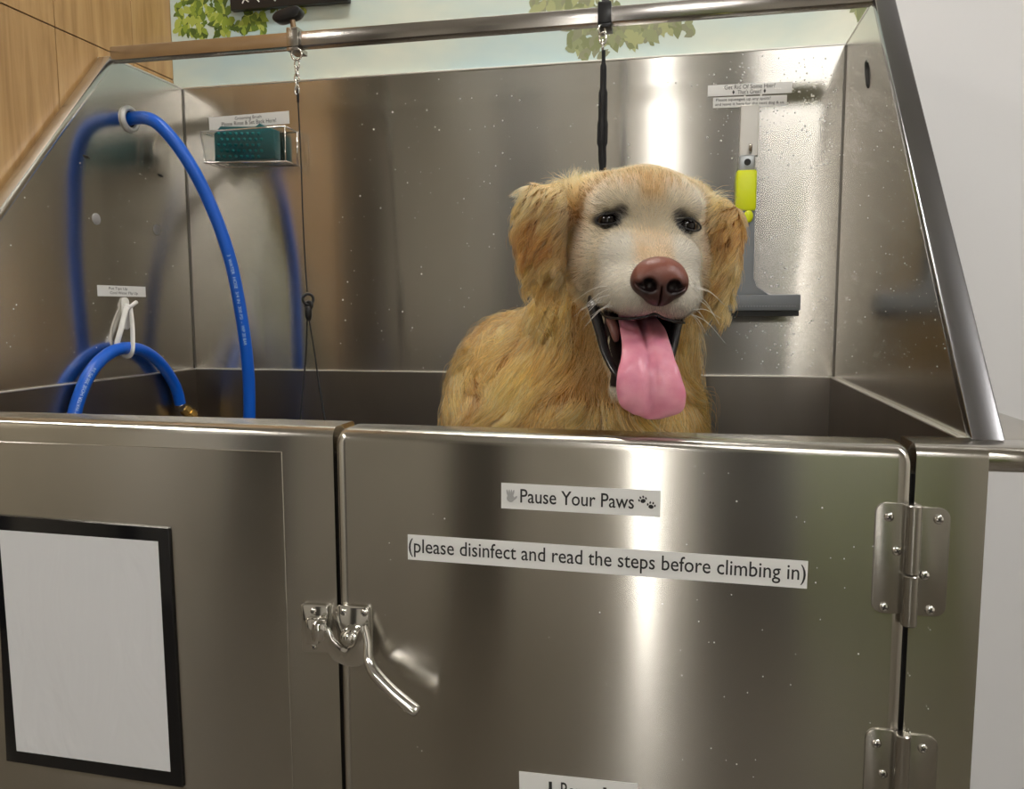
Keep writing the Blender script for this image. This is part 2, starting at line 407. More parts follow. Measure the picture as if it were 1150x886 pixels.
for q in ((352,686), (353,726)): p = P(*q, -.006); screw(V((p.x, -.006, p.z)), .0038, lat)
# handle base plate
a, b_ = P(379, 677, -.003), P(418, 742, -.003); cxx, czz = (a.x+b_.x)/2, (a.z+b_.z)/2
bm = BM(); prism(bm, [(cxx+u, -.003, czz+w) for u, w in rrect(b_.x-a.x, a.z-b_.z, .006)], (0, -.006, 0), bev=.0015)
obj('latch_plate', bm, M['chrome'], lat, True, angle=.6)
for q in ((386,687), (409,688)): p = P(*q, -.009); screw(V((p.x, -.009, p.z)), .0042, lat)
# cam hook: crescent plate under the pivot
y = -.017
outl = [(366,702), (371,704), (376,716), (384,724), (390,726), (398,722), (404,706), (409,700), (413,712), (416,730), (412,743), (404,747), (390,746), (377,740), (368,728), (364,714)]
bm = BM(); prism(bm, [P(u, w, y) for u, w in outl], (0, -.0055, 0), bev=.0015); obj('latch_hook', bm, M['chrome'], lat, True, angle=.6)
pv = P(396, 712, -.009)
bm = BM(); lathe(bm, [(.0105,0), (.0105,.009), (.0095,.012), (.0075,.0125), (.0075,.0145), (.0062,.0165), (.005,.019), (.0001,.020)], pv, (0,-1,0), 24)
obj('latch_pivot', bm, M['chrome'], lat, True, angle=.6)
hp = smoothpath([P(409,703,-.016), P(413,722,-.020), P(414,741,-.026), P(422,757,-.031), P(440,776,-.035), P(459,792,-.037), P(470,800,-.037)], 6)
rr = [.0050+.0038*min(1, i/ (len(hp)*.5)) for i in range(len(hp))]; rr[-1] = .005; rr[-2] = .0078
bm = BM(); tube(bm, hp, rr, 16, flat=(1, .72)); obj('latch_handle', bm, M['chrome'], lat, True, angle=1.0)
# ------------------------------------------------------------------ stickers
def text_mesh(txt, bold=0):
    cu = bpy.data.curves.new('t', 'FONT'); cu.body = txt; cu.align_x = 'LEFT'; cu.size = 1; cu.offset = bold; cu.resolution_u = 3
    o = bpy.data.objects.new('t', cu); COL.objects.link(o); bpy.context.view_layer.update()
    me = bpy.data.meshes.new_from_object(o.evaluated_get(bpy.context.evaluated_depsgraph_get()))
    bpy.data.objects.remove(o); bpy.data.curves.remove(cu)
    vs = [v.co.copy() for v in me.vertices]; fs = [tuple(p.vertices) for p in me.polygons]; bpy.data.meshes.remove(me)
    return vs, fs
def put_text(bm, O, u, v, n, txt, x0, x1, z0, z1, bold=0, lift=.0003):
    """fit text in box x0..x1 (along u), z0..z1 (along v) ; u,v unit vectors"""
    vs, fs = text_mesh(txt, bold)
    mx, Mx = min(p.x for p in vs), max(p.x for p in vs); mz, Mz = min(p.y for p in vs), max(p.y for p in vs)
    nv = [bm.verts.new(O+u*(x0+(p.x-mx)/(Mx-mx)*(x1-x0))+v*(z0+(p.y-mz)/(Mz-mz)*(z1-z0))+n*lift) for p in vs]
    for f in fs:
        try: bm.faces.new([nv[i] for i in f])
        except ValueError: pass
def ellipse(bm, O, u, v, n, cx, cz, rx, rz, ang=0, lift=.0004, k=14):
    vs = []
    for i in range(k):
        t = 2*math.pi*i/k; a, b_ = rx*math.cos(t), rz*math.sin(t)
        x = cx+a*math.cos(ang)-b_*math.sin(ang); z = cz+a*math.sin(ang)+b_*math.cos(ang)
        vs.append(bm.verts.new(O+u*x+v*z+n*lift))
    bm.faces.new(vs)
def sticker(name, TL, TR, BL, n, label, cat='sticker', thick=.0004, mt=None, group=None):
    """TL,TR,BL points on the surface, n outward normal. returns thing, O(bottom-left), u, v, w, h"""
    U = TR-TL; w = U.length; u = U.normalized(); v = n.cross(u).normalized() if n.cross(u).dot(TL-BL) > 0 else -n.cross(u).normalized()
    h = abs((TL-BL).dot(v)); O = TL-v*h
    t = thing(name, O+u*w/2, label, cat, group)
    bm = BM(); obox(bm, O+n*.0001, u*w, v*h, n*thick); obj('backing', bm, mt or M['white'], t)
    return t, O+n*(thick+.0001), u, v, w, h
N = V((0,-1,0)); YD = -.003
t, O, u, v, w, h = sticker('paws_label', P(563,542,YD), P(742,551,YD), P(562,570.5,YD), N, 'short white label reading Pause Your Paws on the steel door', 'label')
bm = BM(); put_text(bm, O, u, v, N, 'Pause Your Paws', w*.125, w*.84, h*.26, h*.80, .006)
def paw(cx, cz, s, a):
    R = lambda x, z: (cx+s*(x*math.cos(a)-z*math.sin(a)), cz+s*(x*math.sin(a)+z*math.cos(a)))
    ellipse(bm, O, u, v, N, *R(0,-.25), s*.62, s*.5, a)
    for x, z in ((-.85,.15), (-.35,.7), (.35,.7), (.85,.15)): ellipse(bm, O, u, v, N, *R(x, z), s*.2, s*.32, a)
paw(w*.893, h*.62, .0042, .35); paw(w*.945, h*.42, .0042, -.15)
obj('lettering', bm, M['ink'], t)
bm = BM(); s = .0065; cx, cz = w*.062, h*.5
ellipse(bm, O, u, v, N, cx, cz-s*.35, s*.62, s*.62)
for x, a in ((-.48,.25), (-.18,.08), (.12,-.06), (.40,-.25)): ellipse(bm, O, u, v, N, cx+x*s, cz+s*.45, s*.15, s*.62, a, .0005)
ellipse(bm, O, u, v, N, cx+s*.72, cz-s*.3, s*.16, s*.5, -.8, .0005)
obj('hand_symbol', bm, M['greyink'], t)
t, O, u, v, w, h = sticker('steps_label', P(458,600,YD), P(907.5,630,YD), P(457.5,628,YD), N, 'long white label asking to disinfect and read the steps, on door', 'label')
bm = BM(); put_text(bm, O, u, v, N, '(please disinfect and read the steps before climbing in)', w*.003, w*.996, h*.12, h*.86, .004); obj('lettering', bm, M['ink'], t)
t, O, u, v, w, h = sticker('ramp_label', P(583,866,YD), P(716,880,YD), P(582,900,YD), N, 'white label reading Ramp at the lower middle of the door', 'label')
bm = BM(); put_text(bm, O, u, v, N, 'Ramp', w*.36, w*.64, h*.14, h*.80, .006)
for q in (.27, .73):
    obox(bm, O+u*(w*q-.0017)+v*h*.42+N*.0002, u*.0034, v*h*.36, N*.0002)
    vs = [bm.verts.new(O+u*x+v*z+N*.0003) for x, z in ((w*q-.005, h*.45), (w*q+.005, h*.45), (w*q, h*.2))]; bm.faces.new(vs)
obj('lettering', bm, M['ink'], t)
# labels inside the tub
YB = D
t, O, u, v, w, h = sticker('hair_label', P(795,96,YB), P(890,91.5,YB), P(795,108.5,YB), N, 'white label about hair, upper of the two above the squeegee', 'label')
bm = BM(); put_text(bm, O, u, v, N, 'Get Rid Of Some Hair?', w*.2, w*.8, h*.55, h*.93); put_text(bm, O, u, v, N, "That's Great!", w*.36, w*.64, h*.1, h*.46)
for q in (.31, .68):
    vs = [bm.verts.new(O+u*(w*q+x)+v*z+N*.0003) for x, z in ((0, h*.08), (.0022, h*.28), (0, h*.5), (-.0022, h*.28))]; bm.faces.new(vs)
obj('lettering', bm, M['ink'], t)
t, O, u, v, w, h = sticker('squeegee_label', P(801,109.8,YB-.0003), P(884,106.5,YB-.0003), P(801,121.5,YB-.0003), N, 'smaller white label just above the squeegee hook, lower of two', 'label')
bm = BM(); put_text(bm, O, u, v, N, 'Please squeegee up any spots!', w*.04, w*.78, h*.55, h*.9); put_text(bm, O, u, v, N, 'and leave it here for the next dog & us', w*.03, w*.96, h*.12, h*.46)
obj('lettering', bm, M['ink'], t)
t, O, u, v, w, h = sticker('glove_label', P(234.5,132,YB), P(324.5,124.5,YB), P(235,146,YB), N, 'white label above the wire basket of the teal brush', 'label')
bm = BM(); put_text(bm, O, u, v, N, 'Grooming Brush', w*.33, w*.66, h*.55, h*.88); put_text(bm, O, u, v, N, 'Please Rinse & Set Back Here!', w*.16, w*.84, h*.2, h*.52)
obj('lettering', bm, M['ink'], t)
NX = V((1,0,0))
t, O, u, v, w, h = sticker('hose_label', atX(109,320,XL), atX(163,322,XL), atX(109.5,332.5,XL), NX, 'small white label above the white hose hook on left panel', 'label')
bm = BM(); put_text(bm, O, u, v, NX, 'Put Tips Up', w*.22, w*.60, h*.55, h*.86); put_text(bm, O, u, v, NX, 'Cool Water Flip Up', w*.24, w*.82, h*.14, h*.46)
obj('lettering', bm, M['ink'], t)
# framed sheet
YS = -.0013
t = thing('document_holder', P(100, 866, YS), 'black bordered document holder with blank white sheet on steel front', 'document holder')
TL, TR, BL = P(-4,577.5,YS), P(191,592.5,YS), P(9.5,853,YS)
BR = P(207,883,YS)
bm = BM(); prism(bm, [TL, TR, BR, BL], (0, -.0035, 0), bev=.001); obj('border', bm, M['blackgloss'], t, True, angle=.5)
bm = BM(); prism(bm, [P(-1,595,YS-.0035), P(177.5,608,YS-.0035), P(191.5,866.5,YS-.0035), P(19,843,YS-.0035)], (0, -.0004, 0)); obj('sheet', bm, M['paper'], t)
# ------------------------------------------------------------------ hoses
hs = thing('blue_hose', gc, 'long blue rubber hose arching out of the grommet in left panel', 'hose')
hp = smoothpath([gc+V((-.03,0,-.010)), gc+V((.012,0,.002)), atY(176,138,.597), atY(208,176,.613), atY(236,229,.640), atY(258,290,.662), atY(272,360,.680), atY(279,420,.69), atY(280,478,.69), atY(279,540,.69), atY(270,600,.68)], 8)
RH = .0122
bm = BM(); tube(bm, hp, RH, 18); obj('hose_tube', bm, M['hose'], hs, True)
def hose_print(pA, path, i0, i1, txt, parent, ang, r=RH, hgt=.5):
    """lettering wrapped on the hose between path indexes i0..i1"""
    vs, fs = text_mesh(txt); mx, Mx = min(p.x for p in vs), max(p.x for p in vs); mz, Mz = min(p.y for p in vs), max(p.y for p in vs)
    bm = BM(); nv = []
    for p in vs:
        t_ = i0+(p.x-mx)/(Mx-mx)*(i1-i0); i = int(min(t_, len(path)-2)); q = path[i].lerp(path[i+1], t_-i); T = (path[i+1]-path[i]).normalized()
        c = (CAM-q).normalized(); c = (c-T*c.dot(T)).normalized(); s_ = T.cross(c)
        a = ang+(-(p.y-mz)/(Mz-mz)+.5)*hgt
        nv.append(bm.verts.new(q+(c*math.cos(a)+s_*math.sin(a))*(r+.0003)))
    for f in fs:
        try: bm.faces.new([nv[i] for i in f])
        except ValueError: pass
    return obj('hose_lettering', bm, M['hoseprint'], parent)
hose_print(None, hp, 39.5, 51.5, '3  WATER  HOSE  3/4 IN  300 PSI  -  WP 20 BAR', hs, .05)
h2 = thing('coiled_hose', atD(140,470,1.3), 'short blue hose looped over the white hook with a brass end', 'hose')
xh = XL+.035
xh = XL+.0135
hp2 = smoothpath([atX(75,560,xh+.012), atX(78,500,xh+.010), atX(86,455,xh+.008), atX(103,416,xh+.005), atX(128,394,xh+.003), atX(155,392,xh+.003), atX(178,406,xh+.004), atX(196,432,xh+.006), atX(203,455,xh+.008)], 8)
RH2 = .0116
bm = BM(); tube(bm, hp2, RH2, 18); obj('hose_tube', bm, M['hose'], h2, True)
hose_print(None, hp2, 9, 24, 'HEAVY DUTY WATER HOSE 300 PSI 3/4', h2, .25, RH2)
d = (hp2[-1]-hp2[-2]).normalized(); e0 = hp2[-1]
d2 = (d+V((.55,.3,.0))).normalized()
bm = BM(); lathe(bm, [(.0108,-.004), (.0118,-.003), (.0118,.010), (.009,.012)], e0, d, 18); obj('ferrule', bm, M['satin'], h2, True, angle=.6)
bm = BM(); lathe(bm, [(.008,.008), (.0125,.010), (.0125,.022), (.015,.023), (.015,.036), (.010,.037), (.010,.052), (.006,.053)], e0, d2, 8); obj('brass_fitting', bm, M['brass'], h2, True, angle=.4)
# white hook with its strap
hk = thing('white_hook', atX(145,350,XL), 'white plastic hook with a strap holding the short blue hose', 'hook')
c = atX(140, 352, XL)
bm = BM(); prism(bm, [(XL, c.y+a, c.z+b_) for a, b_ in rrect(.020, .062, .009)], (.004, 0, 0), bev=.001)
obj('hook_plate', bm, M['whiteplastic'], hk, True, angle=.6)
bm = BM(); tube(bm, smoothpath([c+V((.003,0,.016)), c+V((.011,.002,.013)), c+V((.015,.008,.018)), c+V((.016,.015,.022))], 5), .0040, 10); obj('hook_peg', bm, M['whiteplastic'], hk, True)
top = c+V((.010,.004,.010)); bot = hp2[36]
bb = [top, top.lerp(bot, .5)+V((.006,.004,0)), bot+V((RH2*1.2,0,0)), bot+V((RH2*.7,0,-RH2*1.15)), bot+V((-RH2*.5,0,-RH2*1.2)), bot+V((-RH2*.9,-.012,RH2*.3)), top.lerp(bot, .5)+V((-.003,-.016,0)), top+V((-.002,-.008,0))]
bm = BM(); tube(bm, smoothpath(bb+[bb[0]], 6), .0040, 8, flat=(.5,1.3)); obj('strap', bm, M['whiteplastic'], hk, True)
# ------------------------------------------------------------------ wire basket and the rubber brush
bk = thing('wire_basket', P(275, 185, D), 'small clear wire basket on back panel holding the teal brush', 'basket')
by = D-.052
A, B_, C_, E_ = P(225,147,D-.02), P(320,141,by), P(230,182,by), P(321,182,by)
A = P(224,148,by); 
bl, tl, tr, br = P(230,183,by), P(225,148,by), P(320,142,by), P(321,181,by)
off = V((0, .051, 0)); w_ = .0016
bm = BM()
loops = [tl, tr, br, bl]
tube(bm, loops, w_*1.2, 8, closed=True)
tube(bm, [tl, tl+off, tr+off, tr], w_, 8); tube(bm, [bl, bl+off, br+off, br], w_, 8)
tube(bm, [tl+off, bl+off], w_, 8); tube(bm, [tr+off, br+off], w_, 8)
obj('basket_frame', bm, M['chrome'], bk, True)
bm = BM()
for k in range(1, 12): q = k/12; a = bl.lerp(br, q); tube(bm, [a, a+off], .0008, 6)
obj('basket_floor', bm, M['chrome'], bk, True)
bm = BM(); obox(bm, bl+V((.002,.001,.002)), br-bl-V((.004,0,0)), V((0,.0012,0)), (tl-bl)*.93)
gl = mat('clear plastic', (.9,.93,.92), .08, 0, Transmission_Weight=1.0, IOR=1.2); obj('basket_front', bm, gl, bk)
br_ = thing('rubber_brush', P(280, 183, by+.02), 'teal rubber grooming brush with bumpy face in the wire basket', 'brush')
yb = by+.014
q = [P(240,150,yb), P(247,141.5,yb), P(286,142,yb), P(291,138,yb), P(297,142,yb), P(308,145,yb), P(309,178,yb), P(241,181,yb)]
bm = BM(); prism(bm, q, (0,.026,0), bev=.003); obj('brush_pad', bm, M['teal'], br_, True, angle=.6)
bm = BM()
for r in range(5):
    for k in range(8):
        p = P(246+k*6.4+(3.2 if r % 2 else 0), 150+r*6.4, yb)
        lathe(bm, [(.0036,0), (.0030,.003), (.0016,.0062), (.0002,.0068)], p+V((0,.0005,0)), (0,-1,0), 8)
obj('brush_bristles', bm, mat('teal bristle', (.03,.24,.25), .22), br_, True, angle=.8)
# ------------------------------------------------------------------ squeegee on its hook
sh = thing('squeegee_hook', P(841, 150, D), 'flat steel hook plate on the back panel carrying the squeegee', 'hook')
a, b_ = P(831.5,121,D), P(851,175.5,D)
bm = BM(); box(bm, a.x, b_.x, D-.004, D-.0002, b_.z, a.z+.004, .0015); obj('hook_plate', bm, mat('matt steel plate', (.62,.60,.56), .45, 1), sh)
c = P(842, 168, D-.004)
bm = BM(); tube(bm, smoothpath([c+V((0,.002,.01)), c+V((0,-.010,.004)), c+V((0,-.016,-.008)), c+V((0,-.024,-.006)), c+V((0,-.028,.004))], 5), .0026, 10); obj('hook_peg', bm, M['chrome'], sh, True)
sq = thing('squeegee', P(841, 350, D), 'grey squeegee with yellow grip hanging on the back panel', 'squeegee')
ys = D-.018
def rbox(px0, py0, px1, py1, y0, y1, r): 
    a, b_ = P(px0, py0, y0), P(px1, py1, y0); bm = BM()
    prism(bm, [((a.x+b_.x)/2+u_, y0, (a.z+b_.z)/2+v_) for u_, v_ in rrect(abs(b_.x-a.x), abs(a.z-b_.z), r)], (0, y1-y0, 0), bev=min(.003, r*.6)); return bm
bm = rbox(830, 174, 848, 193, ys-.010, ys+.008, .004); obj('collar', bm, mat('collar grey', (.40,.42,.43), .3, .5), sq, True, angle=.6)
p = P(839.5, 182, ys-.0105); bm = BM(); lathe(bm, [(.006,0), (.006,.0012), (.0001,.0014)], p, (0,-1,0), 16); obj('eyelet', bm, M['dark'], sq)
bm = rbox(827.5, 191, 849, 236, ys-.013, ys+.011, .004); obj('grip', bm, M['yellow'], sq, True, angle=.6)
p = P(840.5, 243, ys-.0095); bm = BM(); lathe(bm, [(.0085,0), (.0085,.002), (.006,.003), (.0001,.0035)], p, (0,-1,0), 20); 
for vv in bm.verts: vv.co.z = p.z+(vv.co.z-p.z)*1.35
obj('grip_tip', bm, M['yellow'], sq, True)
bm = BM()
prism(bm, [P(829,236,ys-.010), P(848,236,ys-.010), P(846.5,312,ys-.010), P(850,322,ys-.010), P(864,331,ys-.010), P(806,333,ys-.010), P(826,323,ys-.010), P(830,312,ys-.010)], (0,.016,0), bev=.002)
obj('handle', bm, M['greyplastic'], sq, True, angle=.6)
a, b_ = P(776,335,ys-.012), P(899,352,ys-.012)
bm = BM(); box(bm, a.x, b_.x, ys-.012, ys+.012, P(850,349,ys-.012).z, P(850,331,ys-.012).z, .003); obj('blade_holder', bm, M['greyplastic'], sq, True, angle=.6)
bm = BM(); box(bm, a.x+.002, b_.x-.002, ys-.003, ys+.002, P(850,355,ys).z, P(850,348,ys).z); obj('blade', bm, M['black'], sq)
bm = BM(); xx = a.x+.006; zt_ = P(850,344,ys-.012).z
while xx < b_.x-.006: lathe(bm, [(.0012,0), (.0009,.0009)], (xx, ys-.0118, zt_), (0,-1,0), 6); xx += .0052
obj('blade_teeth', bm, mat('pale grey', (.35,.38,.42), .5), sq)
# ------------------------------------------------------------------ tethers
yr = YT+.011
def ringc(c, R, r, axis_a, axis_b, bm, n=24, k=8): tube(bm, [c+axis_a*R*math.cos(t)+axis_b*R*math.sin(t) for t in [2*math.pi*i/n for i in range(n)]], r, k, closed=True)
X_, Y_, Z_ = V((1,0,0)), V((0,1,0)), V((0,0,1))
def clamp_at(px, ztop, label, big):
    xk = P(px, 30, yr).x; t = thing('rail_clamp', (xk, yr, zrail), label, 'clamp', None)
    zt = zrail+.0255
    bm = BM()
    box(bm, xk-.011, xk+.011, YT-.008, YT+.030, zt, zt+.006, .0015); box(bm, xk-.011, xk+.011, YT-.008, YT-.003, zrail-.004, zt+.003, .001)
    box(bm, xk-.011, xk+.011, YT-.008, YT+.030, zrail-.009, zrail-.0005, .001)
    obj('clamp_body', bm, M['satin'] if big else M['black'], t, True, angle=.6)
    return t, xk, zt
# left: knob clamp
t, xk, zt = clamp_at(333, 0, 'rail clamp with a black winged knob, above the thin black cord', True)
bm = BM(); lathe(bm, [(.005,0), (.005,.026)], (xk-.004, yr, zt), (-.15,0,1), 12); obj('bolt', bm, mat('bronze bolt', (.35,.25,.16), .35, 1), t, True, angle=.6)
kc = P(324, 17.5, yr)
bm = BM(); ux = V((.97,0,.22)).normalized(); uz = V((-.22,0,.97)).normalized()
pts = []
for i in range(40):
    a = 2*math.pi*i/40; rr_ = .0155+.011*abs(math.cos(a))**1.5
    pts.append(kc+ux*rr_*math.cos(a)*1.05+uz*rr_*math.sin(a)*.62)
prism(bm, [p-Y_*.012 for p in pts], Y_*.024, bev=.004); obj('knob', bm, M['black'], t, True, angle=.7)
t, xk2, zt = clamp_at(680, 0, 'black rail clamp above the folded black strap behind dog', False)
bm = BM(); lathe(bm, [(.0065,-.002), (.0065,.02), (.010,.021), (.012,.035), (.009,.045), (.001,.046)], (xk2+.0, yr-.004, zt), (0,0,1), 16); obj('knob', bm, M['black'], t, True, angle=.6)
# chain and cord
yc = YT-.006
tt = thing('cord_tether', P(333, 60, yc), 'thin black grooming cord with a snap ring hanging from the rail', 'tether')
bm = BM(); ringc(P(333, 61, yc), .0098, .0016, X_, Z_, bm); obj('snap_ring', bm, M['chrome'], tt, True)
bm = BM()
pc = [P(333.5, yy_, yc) for yy_ in (72, 80, 88, 95, 101)]
for i, c in enumerate(pc):
    ax = X_ if i % 2 == 0 else Y_
    tube(bm, [c+ax*.0042*math.cos(t_)+Z_*.0085*math.sin(t_) for t_ in [2*math.pi*k/16 for k in range(16)]], .0015, 6, closed=True)
obj('swivel_chain', bm, M['chrome'], tt, True)
cp = smoothpath([P(334.5,100,yc), P(335,118,yc), P(338,180,yc-.004), P(340,240,yc-.008), P(343,300,yc-.012), P(345,328,yc-.014)], 8)
bm = BM(); tube(bm, cp, .0013, 8)
tube(bm, [P(334.5,100,yc), P(334.8,115,yc)], .0023, 8); obj('cord', bm, M['blackcloth'], tt, True)
ad = P(346, 336, yc-.014); bm = BM(); ringc(ad, .0095, .0027, V((.8,.6,0)), Z_, bm); ringc(ad+V((.001,0,-.011)), .006, .003, X_, Z_, bm)
lathe(bm, [(.005,0), (.0065,.004), (.0065,.018), (.004,.026)], ad+V((0,0,-.012)), (0,0,-1), 12); obj('cord_lock', bm, M['black'], tt, True)
bm = BM()
tube(bm, smoothpath([P(345,358,yc-.014), P(343.5,400,yc-.02), P(340,440,yc-.03), P(337,480,yc-.04), P(336,540,yc-.05)], 6), .0015, 8)
tube(bm, smoothpath([P(347,358,yc-.014), P(353,395,yc-.02), P(358,430,yc-.028), P(366,480,yc-.04), P(372,540,yc-.05)], 6), [.0014]*13+[.0022]*12, 8)
tube(bm, smoothpath([P(336,540,yc-.05), P(352,575,yc-.055), P(372,540,yc-.05)], 6), .0016, 8)
obj('cord_loop', bm, M['blackcloth'], tt, True)
# strap
st = thing('strap_tether', P(677, 40, yc), 'folded black webbing strap hanging from the rail behind the dog', 'tether')
bm = BM(); ringc(P(676, 34, yc), .008, .0018, V((.6,.8,0)), Z_, bm)
for i, yy_ in enumerate((43, 51)):
    ax = X_ if i % 2 == 0 else Y_; c = P(677, yy_, yc); tube(bm, [c+ax*.0055*math.cos(t_)+Z_*.0095*math.sin(t_) for t_ in [2*math.pi*k/16 for k in range(16)]], .0019, 6, closed=True)
obj('swivel_snap', bm, M['chrome'], st, True)
sp = smoothpath([P(678,57,yc), P(678,75,yc), P(677.5,105,yc), P(677,140,yc), P(676.5,165,yc), P(677,188,yc), P(679,260,yc-.004)], 6)
rr = [.0045]*6+[.0075]*6+[.0105]*6+[.0125]*6+[.0095]*6+[.008]*7
bm = BM(); tube(bm, sp, rr, 12, flat=(1, .38)); 
for s_ in (-1, 1): tube(bm, [p+X_*s_*rr[i]*.45-Y_*.003 for i, p in enumerate(sp)], [q_*.42 for q_ in rr], 8, flat=(1,.6))
obj('webbing', bm, M['blackcloth'], st, True)
# ------------------------------------------------------------------ black sign at top
TLs, TRs, BLs, BRs = P(256,-24,YWB-.02), P(392,-34,YWB-.02), P(259,11.5,YWB-.02), P(391,1,YWB-.02)
bs = thing('black_sign', BLs, 'black hanging sign with white marks at the top of the mural', 'sign')
bm = BM(); prism(bm, [TLs, TRs, BRs, BLs], (0, .014, 0), bev=.001); obj('sign_board', bm, M['black'], bs)
bm = BM()
for a, b_ in (((268,-6),(279,2)), ((272,4),(277,-6)), ((284,-6),(291,2)), ((302,-6),(309,1)), ((309,1),(311,-8)), ((325,-12),(322,-4))):
    tube(bm, [P(*a, YWB-.021), P(*b_, YWB-.021)], .0013, 6)
obj('lettering', bm, M['whiteink'], bs)
# ------------------------------------------------------------------ the dog
E0 = atY(728, 250, .12)
L = V((CAM.x-E0.x, CAM.y-E0.y, 0)).normalized()
RY = math.radians(9)
Fh = V((L.x*math.cos(RY)-L.y*math.sin(RY), L.x*math.sin(RY)+L.y*math.cos(RY), 0))
Xh = V((-Fh.y, Fh.x, 0)); Zh = V((0,0,1))
RR = math.radians(4); Xh, Zh = Xh*math.cos(RR)-Zh*math.sin(RR), Zh*math.cos(RR)+Xh*math.sin(RR)
R3 = np.array([list(Xh), list(Fh), list(Zh)])      # rows: local axes in world
E0n = np.array(list(E0))
def w2l(P_): return (P_-E0n) @ R3.T
def l2w(P_): return np.asarray(P_) @ R3 + E0n
def lv(x, y, z): return V(l2w(np.array([x, y, z])))
def ell(p, c, r, rot=None):
    q = p-np.array(c, dtype=np.float32)
    if rot is not None: q = q @ np.array(rot, dtype=np.float32)
    r = np.array(r, dtype=np.float32)
    k0 = np.sqrt(((q/r)**2).sum(-1)); k1 = np.sqrt(((q/r**2)**2).sum(-1))+1e-9
    return k0*(k0-1)/k1
def cone(p, a, b_, ra, rb):
    a = np.array(a, dtype=np.float32); b_ = np.array(b_, dtype=np.float32); d = b_-a
    t = np.clip(((p-a)@d)/(d@d), 0, 1)
    return np.sqrt(((p-a-t[..., None]*d)**2).sum(-1))-(ra+(rb-ra)*t)
def smin(a, b_, k):
    h = np.clip(.5+.5*(b_-a)/k, 0, 1); return b_+(a-b_)*h-k*h*(1-h)
def smax(a, b_, k): return -smin(-a, -b_, k)
def roty(a):   # rotation in the x-z plane (local)
    c, s = math.cos(a), math.sin(a); return [[c,0,-s],[0,1,0],[s,0,c]]
def rotx(a):
    c, s = math.cos(a), math.sin(a); return [[1,0,0],[0,c,-s],[0,s,c]]
EYES = ((-.0455, .000, .0005), (.0455, .000, .0005))
def head_sdf(p):
    return smin(skull_sdf(p), ear_sdf(p), .007)
def skull_sdf(p):
    x = p[..., 0]; y = p[..., 1]; z = p[..., 2]
    d = ell(p, (0,-.082,-.004), (.076,.090,.068))
    d = smin(d, ell(p, (0,-.035,.026), (.052,.050,.038)), .03)               # forehead
    for s in (-1, 1):
        d = smin(d, ell(p, (s*.048,-.080,.034), (.036,.046,.027)), .02)
        d = smin(d, ell(p, (s*.034,-.014,.022), (.024,.022,.017)), .018)      # brow
        d = smin(d, ell(p, (s*.048,-.054,-.050), (.032,.055,.046)), .03)     # cheek
        d = smin(d, ell(p, (s*.034,.012,-.040), (.024,.038,.026)), .02)      # under the eye
    up_ = cone(p, (0,-.01,-.034), (0,.082,-.068), .031, .025)
    for s in (-1, 1):
        up_ = smin(up_, ell(p, (s*.021,.066,-.082), (.0245,.042,.026)), .014)   # flews
        up_ = smin(up_, ell(p, (s*.034,.028,-.078), (.024,.042,.024)), .018)
    d = smin(d, up_, .025)
    # mouth wedge, cut before the lower jaw is added
    zu = -.100-.06*np.clip(y, 0, .1)+.25*np.clip(np.abs(x)-.03, 0, .05)
    wedge = np.maximum(np.maximum(z-zu, -(z+.30)), -(y-.006+.1*(np.abs(x)-.03)))
    d = smax(d, -wedge, .008)
    jaw = cone(p, (0,-.045,-.098), (0,.058,-.186), .050, .0265)
    jaw = smin(jaw, ell(p, (0,.052,-.182), (.034,.034,.022)), .012)
    trough = cone(p, (0,-.01,-.088), (0,.075,-.156), .034, .022)
    d = smin(d, jaw, .02)
    d = smax(d, -trough, .006)
    for s, (ex, ey, ez) in zip((-1, 1), EYES):
        d = smax(d, -ell(p, (ex, ey+.004, ez), (.0145,.013,.0085), roty(-s*.30)), .006)
    return d
def ear_sdf(p):
    c1, r1 = (-.117,-.046,-.016), (.026,.011,.058)
    e1 = ell(p, c1, r1, roty(.30)); e1 = smin(e1, ell(p, (-.088,-.058,.022), (.030,.018,.026)), .025)
    c2, r2_ = (.098,-.050,-.030), (.018,.012,.058)
    e2 = ell(p, c2, r2_, roty(-.14)); e2 = smin(e2, ell(p, (.080,-.060,.016), (.024,.018,.026)), .025)
    return np.minimum(e1, e2)
def hw(x, y, z): return tuple(l2w(np.array([x, y, z])))
def body_sdf(p):
    d = cone(p, hw(0,-.130,-.03), (.05,.335,1.06), .070, .100)               # neck
    d = smin(d, cone(p, (.045,.315,1.07), (.0,.30,.93), .105, .150), .05)   # ruff and chest
    d = smin(d, ell(p, (-.085,.36,1.00), (.095,.13,.12)), .05)              # shoulder
    d = smin(d, ell(p, (.10,.30,.94), (.075,.10,.13)), .05)
    d = smin(d, cone(p, (-.02,.33,.92), (-.05,.52,.76), .145, .155), .06)     # torso
    for s in (-1, 1):
        d = smin(d, cone(p, (s*.085-.01,.26,.90), (s*.075-.01,.23,.72), .052, .036), .03)
        d = smin(d, cone(p, (s*.075-.01,.23,.72), (s*.075-.01,.235,.595), .034, .028), .015)
        d = smin(d, ell(p, (s*.078-.01,.215,.588), (.034,.046,.026)), .015)       # front paws
        d = smin(d, cone(p, (s*.12-.05,.56,.70), (s*.14-.04,.42,.66), .085, .055), .03)   # thighs
        d = smin(d, cone(p, (s*.14-.04,.42,.66), (s*.13-.04,.55,.61), .040, .030), .02)
        d = smin(d, cone(p, (s*.13-.04,.55,.605), (s*.13-.035,.40,.592), .028, .028), .015)   # hocks and feet
    d = smin(d, cone(p, (-.06,.62,.64), (-.12,.70,.60), .035, .03), .03)
    d = smin(d, cone(p, (-.12,.70,.60), (-.30,.68,.60), .03, .02), .02)
    return d
